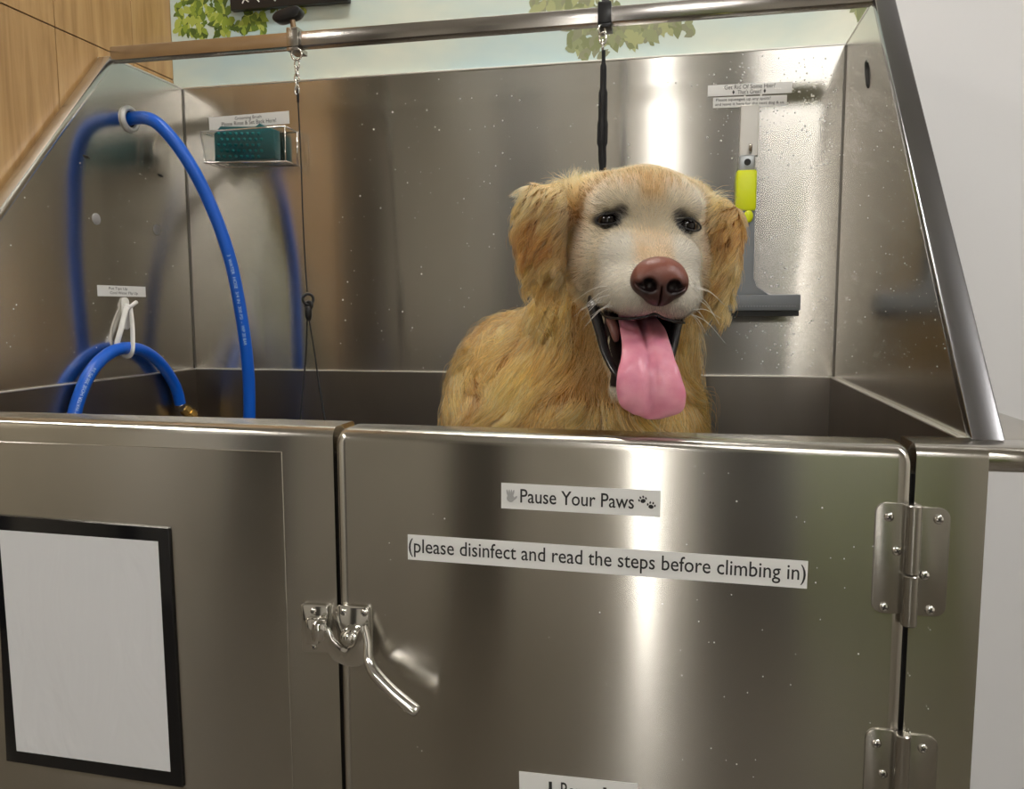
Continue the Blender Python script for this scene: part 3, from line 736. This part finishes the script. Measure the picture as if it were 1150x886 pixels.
def dog_sdf(p):
    lp = (p-E0n.astype(np.float32)) @ R3.T.astype(np.float32)
    return smin(smin(skull_sdf(lp), body_sdf(p), .018), ear_sdf(lp), .005)
def axis(lo, hi, f0, f1, fine, coarse):
    a = np.arange(f0, f1+1e-6, fine); l_ = np.arange(f0-coarse, lo, -coarse)[::-1]; r = np.arange(a[-1]+coarse, hi, coarse)
    return np.concatenate([l_, a, r]).astype(np.float32)
def surface_nets(f, gx, gy, gz):
    Dv = np.empty((len(gx), len(gy), len(gz)), np.float32)
    for i in range(0, len(gx), 12):
        X = np.stack(np.meshgrid(gx[i:i+12], gy, gz, indexing='ij'), -1); Dv[i:i+12] = f(X)
    ins = Dv < 0
    c = ins[:-1,:-1,:-1].astype(np.int8)
    cnt = sum(ins[i:ins.shape[0]-1+i, j:ins.shape[1]-1+j, k:ins.shape[2]-1+k].astype(np.int8) for i in (0,1) for j in (0,1) for k in (0,1))
    cell = (cnt > 0) & (cnt < 8); idx = -np.ones(cell.shape, np.int64); I = np.argwhere(cell); idx[cell] = np.arange(len(I))
    acc = np.zeros((len(I), 3)); n = np.zeros(len(I)); G = (gx, gy, gz)
    corners = [(i, j, k) for i in (0,1) for j in (0,1) for k in (0,1)]
    for a in corners:
        for ax in range(3):
            if a[ax]: continue
            b_ = list(a); b_[ax] = 1
            ia = I+np.array(a); ib = I+np.array(b_)
            da = Dv[ia[:,0], ia[:,1], ia[:,2]]; db = Dv[ib[:,0], ib[:,1], ib[:,2]]
            m_ = (da < 0) != (db < 0); t = np.where(m_, da/(da-db+1e-12), 0)
            pa_ = np.stack([G[q][ia[:,q]] for q in range(3)], -1); pb_ = np.stack([G[q][ib[:,q]] for q in range(3)], -1)
            acc += np.where(m_[:,None], pa_+(pb_-pa_)*t[:,None], 0); n += m_
    Vt = acc/n[:,None]; quads = []
    for ax in range(3):
        o1, o2 = [q for q in range(3) if q != ax]
        sl0 = [slice(None)]*3; sl1 = [slice(None)]*3; sl0[ax] = slice(0,-1); sl1[ax] = slice(1,None)
        A, Bq = ins[tuple(sl0)], ins[tuple(sl1)]; ed = np.argwhere(A != Bq)
        ed = ed[(ed[:,o1] > 0) & (ed[:,o2] > 0) & (ed[:,o1] < idx.shape[o1]) & (ed[:,o2] < idx.shape[o2])]
        if not len(ed): continue
        fl_ = A[tuple(ed.T)]
        def at(u_, v_): q = ed.copy(); q[:,o1] -= u_; q[:,o2] -= v_; return idx[q[:,0], q[:,1], q[:,2]]
        Q = np.stack([at(1,1), at(0,1), at(0,0), at(1,0)], -1)
        flip = fl_ if ax != 1 else ~fl_
        Q[~flip] = Q[~flip][:, ::-1]; quads.append(Q)
    Q = np.concatenate(quads); return Vt, Q[(Q >= 0).all(1)]
def np_mesh(name, Vt, Q, m, parent, smooth=True):
    me = bpy.data.meshes.new(name); me.vertices.add(len(Vt)); me.vertices.foreach_set('co', Vt.astype(np.float32).ravel())
    me.loops.add(Q.size); me.loops.foreach_set('vertex_index', Q.ravel().astype(np.int32))
    me.polygons.add(len(Q)); me.polygons.foreach_set('loop_start', (np.arange(len(Q))*Q.shape[1]).astype(np.int32))
    me.update(calc_edges=True); me.validate()
    me.polygons.foreach_set('use_smooth', [smooth]*len(me.polygons))
    me.materials.append(m); o = bpy.data.objects.new(name, me); COL.objects.link(o)
    if parent: o.parent = parent; o.matrix_parent_inverse = parent.matrix_world.inverted()
    return o
gx = axis(-.40, .30, E0.x-.19, E0.x+.165, .0026, .009)
gy = axis(.0-.06, .86, -.02, E0.y+.17, .0028, .009)
gz = axis(.555, 1.36, E0.z-.23, E0.z+.105, .0026, .009)
Vt, Q = surface_nets(dog_sdf, gx, gy, gz)
# ---- coat colours (the coat's own pattern: cream face, golden head, deep gold body; plus shade painted by the mouth)
def sstep(a, b_, x): t = np.clip((x-a)/(b_-a), 0, 1); return t*t*(3-2*t)
def vnoise(P_, f, seed=0):
    """cheap smooth noise in -1..1 from summed sines"""
    r = np.random.default_rng(seed); out = 0
    for _ in range(6):
        k = r.normal(size=3)*f; ph = r.uniform(0, 6.28); out = out+np.sin(P_@k+ph)
    return out/3.2
GOLD, DEEP, LIGHT, CREAM, WHITE = [np.array(c) for c in ((.60,.255,.048), (.33,.108,.017), (.77,.435,.14), (.90,.77,.54), (.95,.89,.76))]
def coat(Pw):
    lp = w2l(Pw); x, y, z = lp[:,0], lp[:,1], lp[:,2]; ax_ = np.abs(x)
    n1 = vnoise(Pw, 60, 1)*.5+vnoise(Pw, 140, 2)*.35
    c = GOLD+(DEEP-GOLD)*np.clip(.35+.5*vnoise(Pw, 22, 3)+.3*n1, 0, 1)[:,None]
    c = c+(LIGHT-c)*(np.clip(.35*n1+.12, 0, .6))[:,None]
    ear = np.maximum(sstep(.082,.095, -x), sstep(.078,.088, x))*sstep(-.14,-.10, z)
    head = sstep(-.12,-.07, y)*np.where(ax_ > .06, sstep(-.13,-.09, z), sstep(-.19,-.15, z))*(1-ear)
    hc = LIGHT+(GOLD-LIGHT)*np.clip(.25+.4*n1, 0, 1)[:,None]
    c = c+(hc-c)*(head*(1-ear))[:,None]
    ec = DEEP+(LIGHT-DEEP)*np.clip(.42+1.1*n1+sstep(.0,.05,z)*.3, 0, 1)[:,None]
    c = c+(ec-c)*(ear*sstep(-.2,-.1,y))[:,None]
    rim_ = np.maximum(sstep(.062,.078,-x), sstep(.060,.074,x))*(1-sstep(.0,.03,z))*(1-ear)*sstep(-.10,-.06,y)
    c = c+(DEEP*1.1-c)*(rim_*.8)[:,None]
    tmp = sstep(.050,.084, ax_+.006*n1)*sstep(-.03,.005,z)*(1-ear)*sstep(-.12,-.08,y)
    # cream mask
    mz = sstep(-.175,-.15,z)*(1-sstep(.022,.060, z+.03*(ax_-.03)/.03*0+n1*.006))*sstep(-.055,-.03, y+.012*n1)*(1-ear)*(1-rim_*.8)*(1-tmp*.85)
    blaze = (1-sstep(.006,.020, ax_+.004*n1))*sstep(.012,.034,z)           # gold notch on the brow
    c = c+(CREAM-c)*(mz*(1-blaze*.75))[:,None]
    muz = sstep(.015,.05, y)*sstep(-.20,-.185,z)
    c = c+(WHITE-c)*(muz*.85)[:,None]
    brd = sstep(.012,.03,y)*(1-sstep(.092,.105,y))*(1-sstep(.014,.028,ax_))*sstep(-.062,-.045,z)
    c = c+(LIGHT*1.05-c)*(brd*.62*np.clip(.9+.4*n1,0,1))[:,None]
    fold_shade = np.exp(-(((x+.060)/.010)**2+((z+.072)/.015)**2))*sstep(-.03,-.01,y)  # shade of the cheek crease above the mouth corner, painted into the coat
    c = c+(np.array([.30,.22,.15])-c)*(fold_shade*.65)[:,None]
    # dark hair round the eyes and at their inner corners
    for s, (ex, ey, ez) in zip((-1,1), EYES):
        dx, dz = (x-ex)*1.0, (z-ez); front = sstep(-.05,-.03,y)
        q = np.sqrt((dx/.0165)**2+(dz/.0095)**2); k = (1-sstep(.75,1.15,q))
        q2 = np.sqrt(((x-ex+s*.013)/.0105)**2+((dz-.008)/.0105)**2); k = np.maximum(k, (1-sstep(.4,1.2,q2))*.95)
        q3 = np.sqrt(((x-ex+s*.004)/.022)**2+((dz+.020)/.010)**2); k = np.maximum(k, (1-sstep(.4,1.3,q3))*.16)
        c = c+(np.array([.035,.026,.022])-c)*(k*front)[:,None]
    return np.clip(c, .01, 1)
def gradient(P_, f=dog_sdf, e=.0015):
    P_ = P_.astype(np.float32); g_ = np.stack([f(P_+np.eye(3, dtype=np.float32)[i]*e)-f(P_-np.eye(3, dtype=np.float32)[i]*e) for i in range(3)], -1)
    return g_/(np.linalg.norm(g_, axis=1, keepdims=True)+1e-9)
def mouth_mask(Pw):
    """skin of the mouth: bare and dark"""
    lp = w2l(Pw); x, y, z = lp[:,0], lp[:,1], lp[:,2]
    zu = -.1035-.06*np.clip(y, 0, .1)+.25*np.clip(np.abs(x)-.03, 0, .05)
    nrm = gradient(Pw) @ R3.T
    roof = (np.abs(z-zu) < .004)*(y > .0)*(nrm[:,2] < -.6)*(np.abs(x) < .062)
    tr = (lp[:,2] > -.178) & (cone(lp.astype(np.float32), (0,-.01,-.088), (0,.075,-.156), .034, .022) < .010)
    jt = (nrm[:,2] > .1)*(np.abs(x) < .035)*(y > .0)*(y < .09)*(z < -.105)*(z > -.185)
    backm = (np.abs(y-.006) < .009)*(z < zu+.004)*(z > -.15)*(np.abs(x) < .052)*(nrm[:,1] > .3)
    return np.maximum.reduce([jt.astype(float), roof.astype(float), tr.astype(float), backm.astype(float)])
# fur-tinted skin, painted darker so gaps between clumps read as shade
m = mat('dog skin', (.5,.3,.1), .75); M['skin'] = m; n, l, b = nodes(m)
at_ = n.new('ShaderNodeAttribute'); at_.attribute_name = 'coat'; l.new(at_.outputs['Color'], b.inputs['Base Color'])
b.inputs['Specular IOR Level'].default_value = .2
dog = thing('dog', (0, .33, .56), 'wet golden retriever with white face and long pink tongue out, in the tub', 'dog')
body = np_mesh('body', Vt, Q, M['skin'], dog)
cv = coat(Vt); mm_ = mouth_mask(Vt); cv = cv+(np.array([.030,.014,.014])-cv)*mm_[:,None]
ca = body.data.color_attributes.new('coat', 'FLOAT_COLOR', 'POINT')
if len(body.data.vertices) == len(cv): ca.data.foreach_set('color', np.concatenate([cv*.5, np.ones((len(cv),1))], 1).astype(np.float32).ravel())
else: print('VERT MISMATCH')
# ---- fur strands
def fur(name, count, region, seed, nguide, parent, clumpf, rad, seg=7):
    r = np.random.default_rng(seed)
    P4 = Vt[Q]; ctr = P4.mean(1); area = np.linalg.norm(np.cross(P4[:,2]-P4[:,0], P4[:,3]-P4[:,1]), axis=1)/2
    lp = w2l(ctr); wgt = region(ctr, lp)[0]
    nr = np.cross(P4[:,2]-P4[:,0], P4[:,3]-P4[:,1]); 
    prob = area*wgt; prob /= prob.sum(); tri = r.choice(len(Q), count, p=prob)
    u_, v_ = r.random(count)[:,None], r.random(count)[:,None]; q = P4[tri]
    root = (q[:,0]*(1-u_)+q[:,1]*u_)*(1-v_)+(q[:,3]*(1-u_)+q[:,2]*u_)*v_
    lr = w2l(root); w2_, Lg = region(root, lr)[:2]; keep = (r.random(count) < np.clip(w2_, 0, 1)+.0) & (mouth_mask(root) < .5)
    root, lr, Lg = root[keep], lr[keep], Lg[keep]; nrm = gradient(root); root = root-nrm*.0008
    n_ = len(root)
    # flow field
    noseL = np.array([0, .13, -.05]); away = lr-noseL; away /= np.linalg.norm(away, axis=1, keepdims=True)
    awW = away @ R3
    hd = (sstep(-.13,-.07, lr[:,1])*sstep(-.21,-.17, lr[:,2]))
    ear = np.maximum(sstep(.080,.095, -lr[:,0]), sstep(.076,.088, lr[:,0]))*hd
    down = np.tile(np.array([-.12, .05, -1.0]), (n_, 1)); down[:,0] += np.clip((root[:,0]-.02)*1.5, -.4, .4)*(1-hd)
    crown = sstep(.045,.07, lr[:,2])*hd*(1-ear)
    flow = awW*(hd*(1-ear))[:,None]+down*((1-hd)+ear)[:,None]+np.array([0,0,-.35])*(sstep(-.03,-.08,lr[:,2])*hd)[:,None]
    wob = np.stack([vnoise(root, 16, 10+i)*.55+vnoise(root, 45, 20+i)*.35 for i in range(3)], -1)
    flow = flow+wob*(.75*(1-hd)+.45*ear+.10)[:,None]+r.normal(size=(n_,3))*.12
    T = flow-nrm*(flow*nrm).sum(1, keepdims=True); T /= np.linalg.norm(T, axis=1, keepdims=True)+1e-9
    lift = (.42+.22*r.random(n_))[:,None]*np.where(hd>.5, np.where(ear>.5, .75, .62), 1)[:,None]
    fly = r.random(n_) < .05; lift = lift*np.where(fly, 1.9, 1)[:,None]
    Ls = Lg*(.65+.7*r.random(n_)); pts = np.empty((n_, seg, 3)); cur = root.copy(); d = T+nrm*lift; d /= np.linalg.norm(d, axis=1, keepdims=True)
    side = np.cross(T, nrm); ph = r.uniform(0, 6.28, n_); pc_ = vnoise(root, 30, 40)*3
    for k in range(seg):
        pts[:,k] = cur
        cur = cur+d*(Ls/(seg-1))[:,None]
        grav = np.array([0,0,-1.])*(.10*np.clip(Ls/.02, 0, 2.2))[:,None]
        wave = side*(np.sin(k*1.0+pc_)*.55*np.clip(Ls/.03-.3, 0, 1.2))[:,None]
        d = d+grav+wave-nrm*(.07*np.clip(Ls/.02,0,1.5))[:,None]+r.normal(size=(n_,3))*.05; d /= np.linalg.norm(d, axis=1, keepdims=True)
    # clumping towards guide strands
    if nguide:
        gi = r.choice(n_, nguide, replace=False); best = np.empty(n_, int)
        for i in range(0, n_, 4000):
            dd = ((root[i:i+4000,None,:]-root[gi][None])**2).sum(-1); best[i:i+4000] = gi[dd.argmin(1)]
        off = pts[best]-root[best][:,None]; own = pts-root[:,None]
        tgt = root[best][:,None]+off*(Ls/Ls[best])[:,None,None]**.5
        kk = (np.linspace(0, 1, seg)**.9)[None,:,None]*(clumpf*(.6+.6*r.random(n_)))[:,None,None]
        kk = np.clip(kk*np.clip(Lg/.02, 0, 1)[:,None,None], 0, .93); kk = kk*np.where(fly, .15, 1)[:,None,None]; pts = pts*(1-kk)+tgt*kk
        shade = r.normal(size=n_)[best]*.5+r.normal(size=n_)*.6
    else: shade = r.normal(size=n_)
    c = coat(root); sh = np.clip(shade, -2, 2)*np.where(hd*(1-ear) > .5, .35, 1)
    c = c*(1+.22*sh)[:,None]; c = c+(LIGHT*1.15-c)*(np.clip(sh-.4,0,1)*.45)[:,None]; c = c+(DEEP*.8-c)*(np.clip(-sh-.4,0,1)*.5)[:,None]
    c = c+(np.array([.88,.76,.55])-c)*((r.random(n_) < .12)*(1-hd*.5)*.28)[:,None]; c = np.clip(c, .008, .93)
    hc = bpy.data.hair_curves.new(name); hc.add_curves([seg]*n_)
    hc.attributes['position'].data.foreach_set('vector', pts.astype(np.float32).ravel())
    ra = hc.attributes.get('radius') or hc.attributes.new('radius', 'FLOAT', 'POINT')
    rr_ = rad*np.where(fly, .7, 1)[:,None]*np.clip(Lg/.02, .62, 1.35)[:,None]*np.linspace(1, .22, seg)[None]**.8
    ra.data.foreach_set('value', rr_.astype(np.float32).ravel())
    a = hc.attributes.new('coat', 'FLOAT_COLOR', 'CURVE'); a.data.foreach_set('color', np.concatenate([c, np.ones((n_,1))], 1).astype(np.float32).ravel())
    o = bpy.data.objects.new(name, hc); COL.objects.link(o); hc.materials.append(M['hair'])
    o.parent = parent; o.matrix_parent_inverse = parent.matrix_world.inverted(); o['kind'] = 'stuff'
    return o
m = bpy.data.materials.new('dog hair'); m.use_nodes = True; n = m.node_tree.nodes; l = m.node_tree.links; n.clear()
hb = n.new('ShaderNodeBsdfHairPrincipled'); hb.parametrization = 'COLOR'; hb.inputs['Roughness'].default_value = .38; hb.inputs['Radial Roughness'].default_value = .45
at_ = n.new('ShaderNodeAttribute'); at_.attribute_name = 'coat'; out = n.new('ShaderNodeOutputMaterial')
l.new(at_.outputs['Color'], hb.inputs['Color']); l.new(hb.outputs[0], out.inputs[0]); M['hair'] = m
bpy.context.view_layer.update()
def eyedist(lp):
    return np.minimum(*[np.sqrt(((lp[:,0]-e_[0])/.0165)**2+((lp[:,2]-e_[2])/.0105)**2)+10*(lp[:,1] < -.04) for e_ in EYES])
def nosemask(lp): return np.sqrt((lp[:,0]/.030)**2+((lp[:,1]-.112)/.022)**2+((lp[:,2]+.063)/.026)**2)
def lenhead(lp):
    x, y, z = lp.T; Lg = .013+.0*x
    Lg = Lg-.0065*sstep(.01,.06,y)+.007*sstep(-.02,-.07,y)+.014*sstep(.05,.085,np.abs(x))*sstep(.03,-.04,y)
    return Lg
def reg_face(Pw, lp):
    hd = sstep(-.13,-.09, lp[:,1])*sstep(-.215,-.185, lp[:,2])*(lp[:,0] > -.092)*(lp[:,0] < .088)
    w_ = hd*sstep(.72,.98, eyedist(lp))*sstep(.85,1.1, nosemask(lp))
    return w_, lenhead(lp), hd
def reg_ear(Pw, lp):
    e_ = (np.maximum(sstep(.080,.092, -lp[:,0]), sstep(.074,.086, lp[:,0])))*sstep(-.14,-.10, lp[:,1])*sstep(-.16,-.13, lp[:,2])*(lp[:,1] < .0)
    return e_, .030+.008*sstep(.0,-.06,lp[:,2])-.012*sstep(.0,.05,lp[:,2])
def reg_body(Pw, lp):
    hd = np.maximum(reg_face(Pw, lp)[2], reg_ear(Pw, lp)[0])
    low = sstep(.88,.94, Pw[:,2]); fr_ = sstep(.62,.50, Pw[:,1])
    L_ = .048+.034*sstep(.38,.22, Pw[:,1])*sstep(-.12,-.04, Pw[:,0])
    return (1-hd)*(low*fr_*.985+.015), L_+0*Pw[:,0]
fur('face_fur', 46000, reg_face, 1, 3500, dog, .45, .00021, 5)
fur('ear_fur', 15000, reg_ear, 2, 240, dog, .85, .00027, 7)
fur('body_fur', 62000, reg_body, 3, 950, dog, .97, .00031, 9)
# ---- nose
def nose_sdf(p):
    x, y, z = p[...,0], p[...,1], p[...,2]
    d = ell(p, (0,.104,-.060), (.0285,.020,.0205)); d = smin(d, ell(p, (0,.106,-.074), (.017,.016,.015)), .010)
    for s in (-1, 1):
        d = smin(d, ell(p, (s*.0175,.105,-.066), (.0125,.016,.0125)), .006)
        d = smax(d, -ell(p, (s*.0120,.121,-.069), (.0072,.010,.0058), roty(s*.5)), .004)
        d = smax(d, -ell(p, (s*.0215,.119,-.0700), (.0070,.007,.0020), roty(s*.45)), .003)
    d = smax(d, -np.maximum(np.abs(x)-.0007, np.maximum(z+.070, .108-y)), .0025)
    return d
a = np.arange(-.036, .036, .0011); vn, qn = surface_nets(nose_sdf, a.astype(np.float32), np.arange(.078,.132,.0011).astype(np.float32), np.arange(-.098,-.034,.0011).astype(np.float32))
m = mat('nose leather', (.2,.08,.06), .33); M['nose'] = m; n, l, b = nodes(m)
at_ = n.new('ShaderNodeAttribute'); at_.attribute_name = 'pigment'; l.new(at_.outputs['Color'], b.inputs['Base Color'])
vz = noise(m, 900, 2); bump(m, vz, .4, .0008)
nose = np_mesh('nose', l2w(vn*np.array([.95,1,1])+np.array([0,0,-.0045])), qn, m, dog)
pk = np.array([.20,.062,.040]); dk = np.array([.022,.010,.010]); t_ = sstep(-.074,-.052, vn[:,2]+.003*vnoise(vn, 200, 5))
pc = dk+(pk-dk)*(.15+.85*t_)[:,None]
for s in (-1,1):
    q_ = np.sqrt(((vn[:,0]-s*.0135)/.0100)**2+((vn[:,2]+.070)/.0090)**2); pc = pc+(dk*.5-pc)*(1-sstep(.7,1.15,q_))[:,None]
ca = nose.data.color_attributes.new('pigment', 'FLOAT_COLOR', 'POINT')
ca.data.foreach_set('color', np.concatenate([pc, np.ones((len(pc),1))], 1).astype(np.float32).ravel())
# ---- eyes with their dark rims
M['eye'] = mat('dark brown eye', (.004,.002,.002), .06); M['rim'] = mat('dark eye rim', (.012,.010,.010), .35)
for s, (ex, ey, ez) in zip((-1,1), EYES):
    c = lv(ex-s*.0015, ey-.0075, ez-.0005); bm = BM(); bmesh.ops.create_uvsphere(bm, u_segments=24, v_segments=16, radius=.0112, matrix=Matrix.Translation(c)); obj('eye', bm, M['eye'], dog, True)
    bm = BM(); pts = []
    for i in range(28):
        t = 2*math.pi*i/28; xx, zz_ = .0135*math.cos(t), (.0062 if math.sin(t) > 0 else .0056)*math.sin(t)
        a_ = s*-.22; X_1 = xx*math.cos(a_)-zz_*math.sin(a_); Z_1 = xx*math.sin(a_)+zz_*math.cos(a_)
        dpt = ey+.0048-.20*abs(X_1)*.9-(.0022 if s*X_1 > .006 else 0)
        pts.append(lv(ex+X_1, dpt, ez+Z_1))
    tube(bm, pts, .0011, 8, closed=True); obj('eyelid', bm, M['rim'], dog, True)
# ---- lips and gums
M['blip'] = mat('black lip', (.012,.010,.011), .25)
lowp = [(-.056,-.004,-.086), (-.053,.014,-.102), (-.047,.034,-.124), (-.041,.054,-.147), (-.028,.074,-.168), (-.004,.080,-.176), (.014,.074,-.172), (.024,.054,-.158), (.032,.034,-.134), (.038,.014,-.112), (.044,-.006,-.098)]
bm = BM(); pth = smoothpath([lv(*q_) for q_ in lowp], 6); k_ = len(pth)
tube(bm, pth, [.0030+.0050*abs(1-2*i/(k_-1))*min(1,i/5+.3) for i in range(k_)], 10, flat=(1,.8)); obj('lower_lip', bm, M['blip'], dog, True)
upp = [(-.053,.002,-.093), (-.049,.020,-.101), (-.043,.040,-.107), (-.035,.070,-.108), (-.020,.090,-.107), (-.008,.095,-.104), (0,.094,-.101), (.008,.095,-.104), (.020,.090,-.107), (.035,.070,-.108), (.040,.040,-.107), (.042,.020,-.101), (.044,.002,-.095)]
bm = BM(); tube(bm, smoothpath([lv(*q_) for q_ in upp], 6), .0014, 8); obj('upper_lip', bm, M['blip'], dog, True)
bm = BM(); tube(bm, smoothpath([lv(*q_) for q_ in ((-.040,.030,-.108), (-.036,.040,-.114), (-.033,.048,-.124), (-.031,.050,-.133))], 5), [.002,.0035,.0045,.005,.0052,.0052,.0052,.0052,.005,.005,.0048,.0045,.004,.0035,.003,.002], 10)
obj('gum', bm, mat('brown pink gum', (.17,.07,.06), .3), dog, True)
# ---- tongue
cen = [(-.003,-.020,-.105), (-.003,.012,-.112), (-.003,.045,-.122), (-.003,.072,-.134), (-.003,.094,-.148), (-.002,.103,-.164), (.001,.105,-.181), (.004,.102,-.197), (.006,.099,-.2065)]
wd = [.020,.023,.0250,.0255,.0275,.0325,.0350,.0300,.010]; tk = [.007,.007,.007,.0075,.008,.008,.0075,.006,.003]
cp_ = smoothpath([V(c) for c in cen], 7); n_ = len(cp_)
def interp(a, t): i = min(int(t), len(a)-2); return a[i]+(a[i+1]-a[i])*(t-i)
wds = smoothpath([V((w_, t_, 0)) for w_, t_ in zip(wd, tk)], 7)
bm = BM(); rings = []; K = 28
for i, c in enumerate(cp_):
    T = (cp_[min(i+1, n_-1)]-cp_[max(i-1, 0)]).normalized(); Nn = V((1,0,0)).cross(T).normalized(); w_, t_ = max(wds[i].x, .002), max(wds[i].y, .0015); rg = []
    f_ = i/(n_-1)
    for k in range(K):
        a = 2*math.pi*k/K; xx = math.cos(a)*w_; yy = math.sin(a)*t_
        if yy > 0: yy -= t_*1.15*math.exp(-(xx/.0036)**2)*min(1, 1.35-f_)                     # median groove
        yy += .16*xx*xx/.03*(1.2-f_) *1.0+ .0012*math.sin(xx*260+i*.6)*f_
        rg.append(bm.verts.new(lv(*(c+V((1,0,0))*xx+Nn*yy))))
    rings.append(rg)
for A, Bq in zip(rings, rings[1:]):
    for k in range(K): bm.faces.new((A[k], A[(k+1) % K], Bq[(k+1) % K], Bq[k]))
bm.faces.new(rings[0]); bm.faces.new(rings[-1])
m = mat('wet pink tongue', (.78,.30,.36), .34, 0, Subsurface_Weight=.25); M['tongue'] = m
m.node_tree.nodes['Principled BSDF'].inputs['Subsurface Radius'].default_value = (.01,.004,.003)
m.node_tree.nodes['Principled BSDF'].inputs['Subsurface Scale'].default_value = .6
g_ = noise(m, 40, 4); l_ = ramp(m, g_, [(.35, (.70,.24,.34)), (.65, (.82,.36,.45))]); m.node_tree.links.new(l_, m.node_tree.nodes['Principled BSDF'].inputs['Base Color'])
g_ = noise(m, 700, 2); bump(m, g_, .25, .0007)
obj('tongue', bm, m, dog, True)
# ---- whiskers
M['whisker'] = mat('white whisker', (.85,.83,.78), .4)
bm = BM(); rw = random.Random(4)
for s in (-1, 1):
    for k in range(11):
        a0 = (s*rw.uniform(.034,.043), rw.uniform(.045,.085), rw.uniform(-.098,-.070)); Lw = rw.uniform(.025,.05)
        dr = V((s*rw.uniform(.7,1.1), rw.uniform(-.55,-.1), rw.uniform(-.7,.1))).normalized()
        p0_ = V(a0); p1_ = p0_+dr*Lw*.5; p2_ = p0_+dr*Lw+V((0,0,-.25*Lw))
        tube(bm, smoothpath([lv(*p0_), lv(*p1_), lv(*p2_)], 4), [.0003,.0003,.00028,.00025,.0002,.0002,.00016,.0001,.0001], 4)
wh = obj('whiskers', bm, M['whisker'], dog, True); wh['kind'] = 'stuff'
# ------------------------------------------------------------------ water drops
def droplets(name, label, fn, n, r0, r1, nrm):
    bm = BM(); nrm = V(nrm); ref = V((0,0,1)); a = nrm.cross(ref).normalized()
    for _ in range(n):
        p = fn()
        if p is None: continue
        r = r0+(r1-r0)*random.random()**3; k = 6
        base = [bm.verts.new(p+(a*math.cos(t)+ref*math.sin(t))*r) for t in [2*math.pi*i/k for i in range(k)]]
        mid = [bm.verts.new(p+(a*math.cos(t)+ref*math.sin(t))*r*.65+nrm*r*.5) for t in [2*math.pi*i/k for i in range(k)]]
        tip = bm.verts.new(p+nrm*r*.7)
        for i in range(k):
            bm.faces.new((base[i], base[(i+1) % k], mid[(i+1) % k], mid[i])); bm.faces.new((mid[i], mid[(i+1) % k], tip))
    o = obj(name, bm, M['drop'], None, True); tag(o, label, 'water drops', None, 'stuff'); return o
def fb():
    if random.random() < .45: px, py = random.gauss(880, 45), random.gauss(110, 45)
    elif random.random() < .5: px, py = random.uniform(820, 935), random.uniform(70, 415)
    else: px, py = random.uniform(380, 790), random.uniform(85, 415)
    if not (225 < px < 944 and 60 < py < 418): return None
    return P(px, py, D-.0001)
def fr():
    px, py = random.uniform(950, 1075), random.uniform(50, 420) if random.random() < .6 else random.uniform(50, 170)
    p = atX(px, py, XR-.0001)
    return p if (YT-(HT-p.z)/(HT-H)*(YT-.06)) < p.y < D-.004 and HL < p.z < HT else None
def fl():
    p = atX(random.uniform(5, 200), random.uniform(180, 400), XL+.0001)
    return p if p.y > YT-(HT-p.z)/(HT-H)*(YT-.06)+.02 and p.y < D-.004 else None
def fd(): return P(random.gauss(900, 70) if random.random() < .6 else random.uniform(400, 1000), random.uniform(520, 880), -.003)
droplets('water_droplets', 'small water drops splashed over the steel back panel', fb, 900, .0006, .0022, (0,-1,0))
droplets('water_droplets', 'small water drops on the right side panel', fr, 380, .0004, .0011, (-1,0,0))
droplets('water_droplets', 'few small water drops on the left side panel', fl, 60, .0005, .0012, (1,0,0))
droplets('water_droplets', 'tiny dried splashes on the steel door face', fd, 60, .0004, .0009, (0,-1,0))
# ------------------------------------------------------------------ unseen ceiling lamps, added for the steel to reflect
def emat(name, col, s):
    m = bpy.data.materials.new(name); m.use_nodes = True; n = m.node_tree.nodes; n.clear()
    e = n.new('ShaderNodeEmission'); e.inputs[0].default_value = (*col, 1); e.inputs[1].default_value = s
    o = n.new('ShaderNodeOutputMaterial'); m.node_tree.links.new(e.outputs[0], o.inputs[0]); return m
def lamp(x, y, w, d, s, label, col=(1,.95,.86)):
    t = thing('unseen_ceiling_light', (x, y, 2.70), label, 'ceiling light')
    bm = BM(); box(bm, x-w/2-.02, x+w/2+.02, y-d/2-.02, y+d/2+.02, 2.69, 2.749, .003); obj('housing', bm, M['whiteplastic'], t)
    bm = BM(); box(bm, x-w/2, x+w/2, y-d/2, y+d/2, 2.682, 2.691); obj('diffuser', bm, emat('lamp glow', col, s), t)
lamp(-.01, -2.6, .04, .6, 60, 'unseen narrow linear ceiling light in front of the tub', (1,.97,.92))
lamp(-2.0, -1.3, .5, .5, 34, 'unseen square ceiling panel light nearest the tiled wall', (1,.96,.90))
lamp(.75, -2.0,   .5, .5, 20, 'unseen square ceiling panel light over the open side of room', (1,.97,.93))
lamp(1.9, -.6, .6, .6, 22, 'unseen square ceiling panel light near the painted back wall', (1,.97,.95))
lamp(-.2, .25, .9, .12, 30, 'unseen short ceiling light above the tub', (1,.96,.90))
bm = BM(); box(bm, -.045, .015, -3.602, -3.57, 0.02, 2.55); struct('added_slit_1', bm, emat('added bright slit', (1,.98,.95), 11))  # unseen glowing slit, added to draw the bright streak on the steel
w = bpy.data.worlds.new('world'); S.world = w; w.use_nodes = True
w.node_tree.nodes['Background'].inputs[0].default_value = (.5,.5,.5,1); w.node_tree.nodes['Background'].inputs[1].default_value = .1
S.view_settings.view_transform = 'Standard'; S.view_settings.look = 'None'; S.view_settings.gamma = 1; S.view_settings.use_curve_mapping = False
S.view_settings.exposure = .34
S.cycles.use_denoising = True; S.cycles.max_bounces = 10; S.cycles.glossy_bounces = 6; S.cycles.sample_clamp_indirect = 6
try: S.cycles.denoiser = 'OPENIMAGEDENOISE'
except Exception: pass
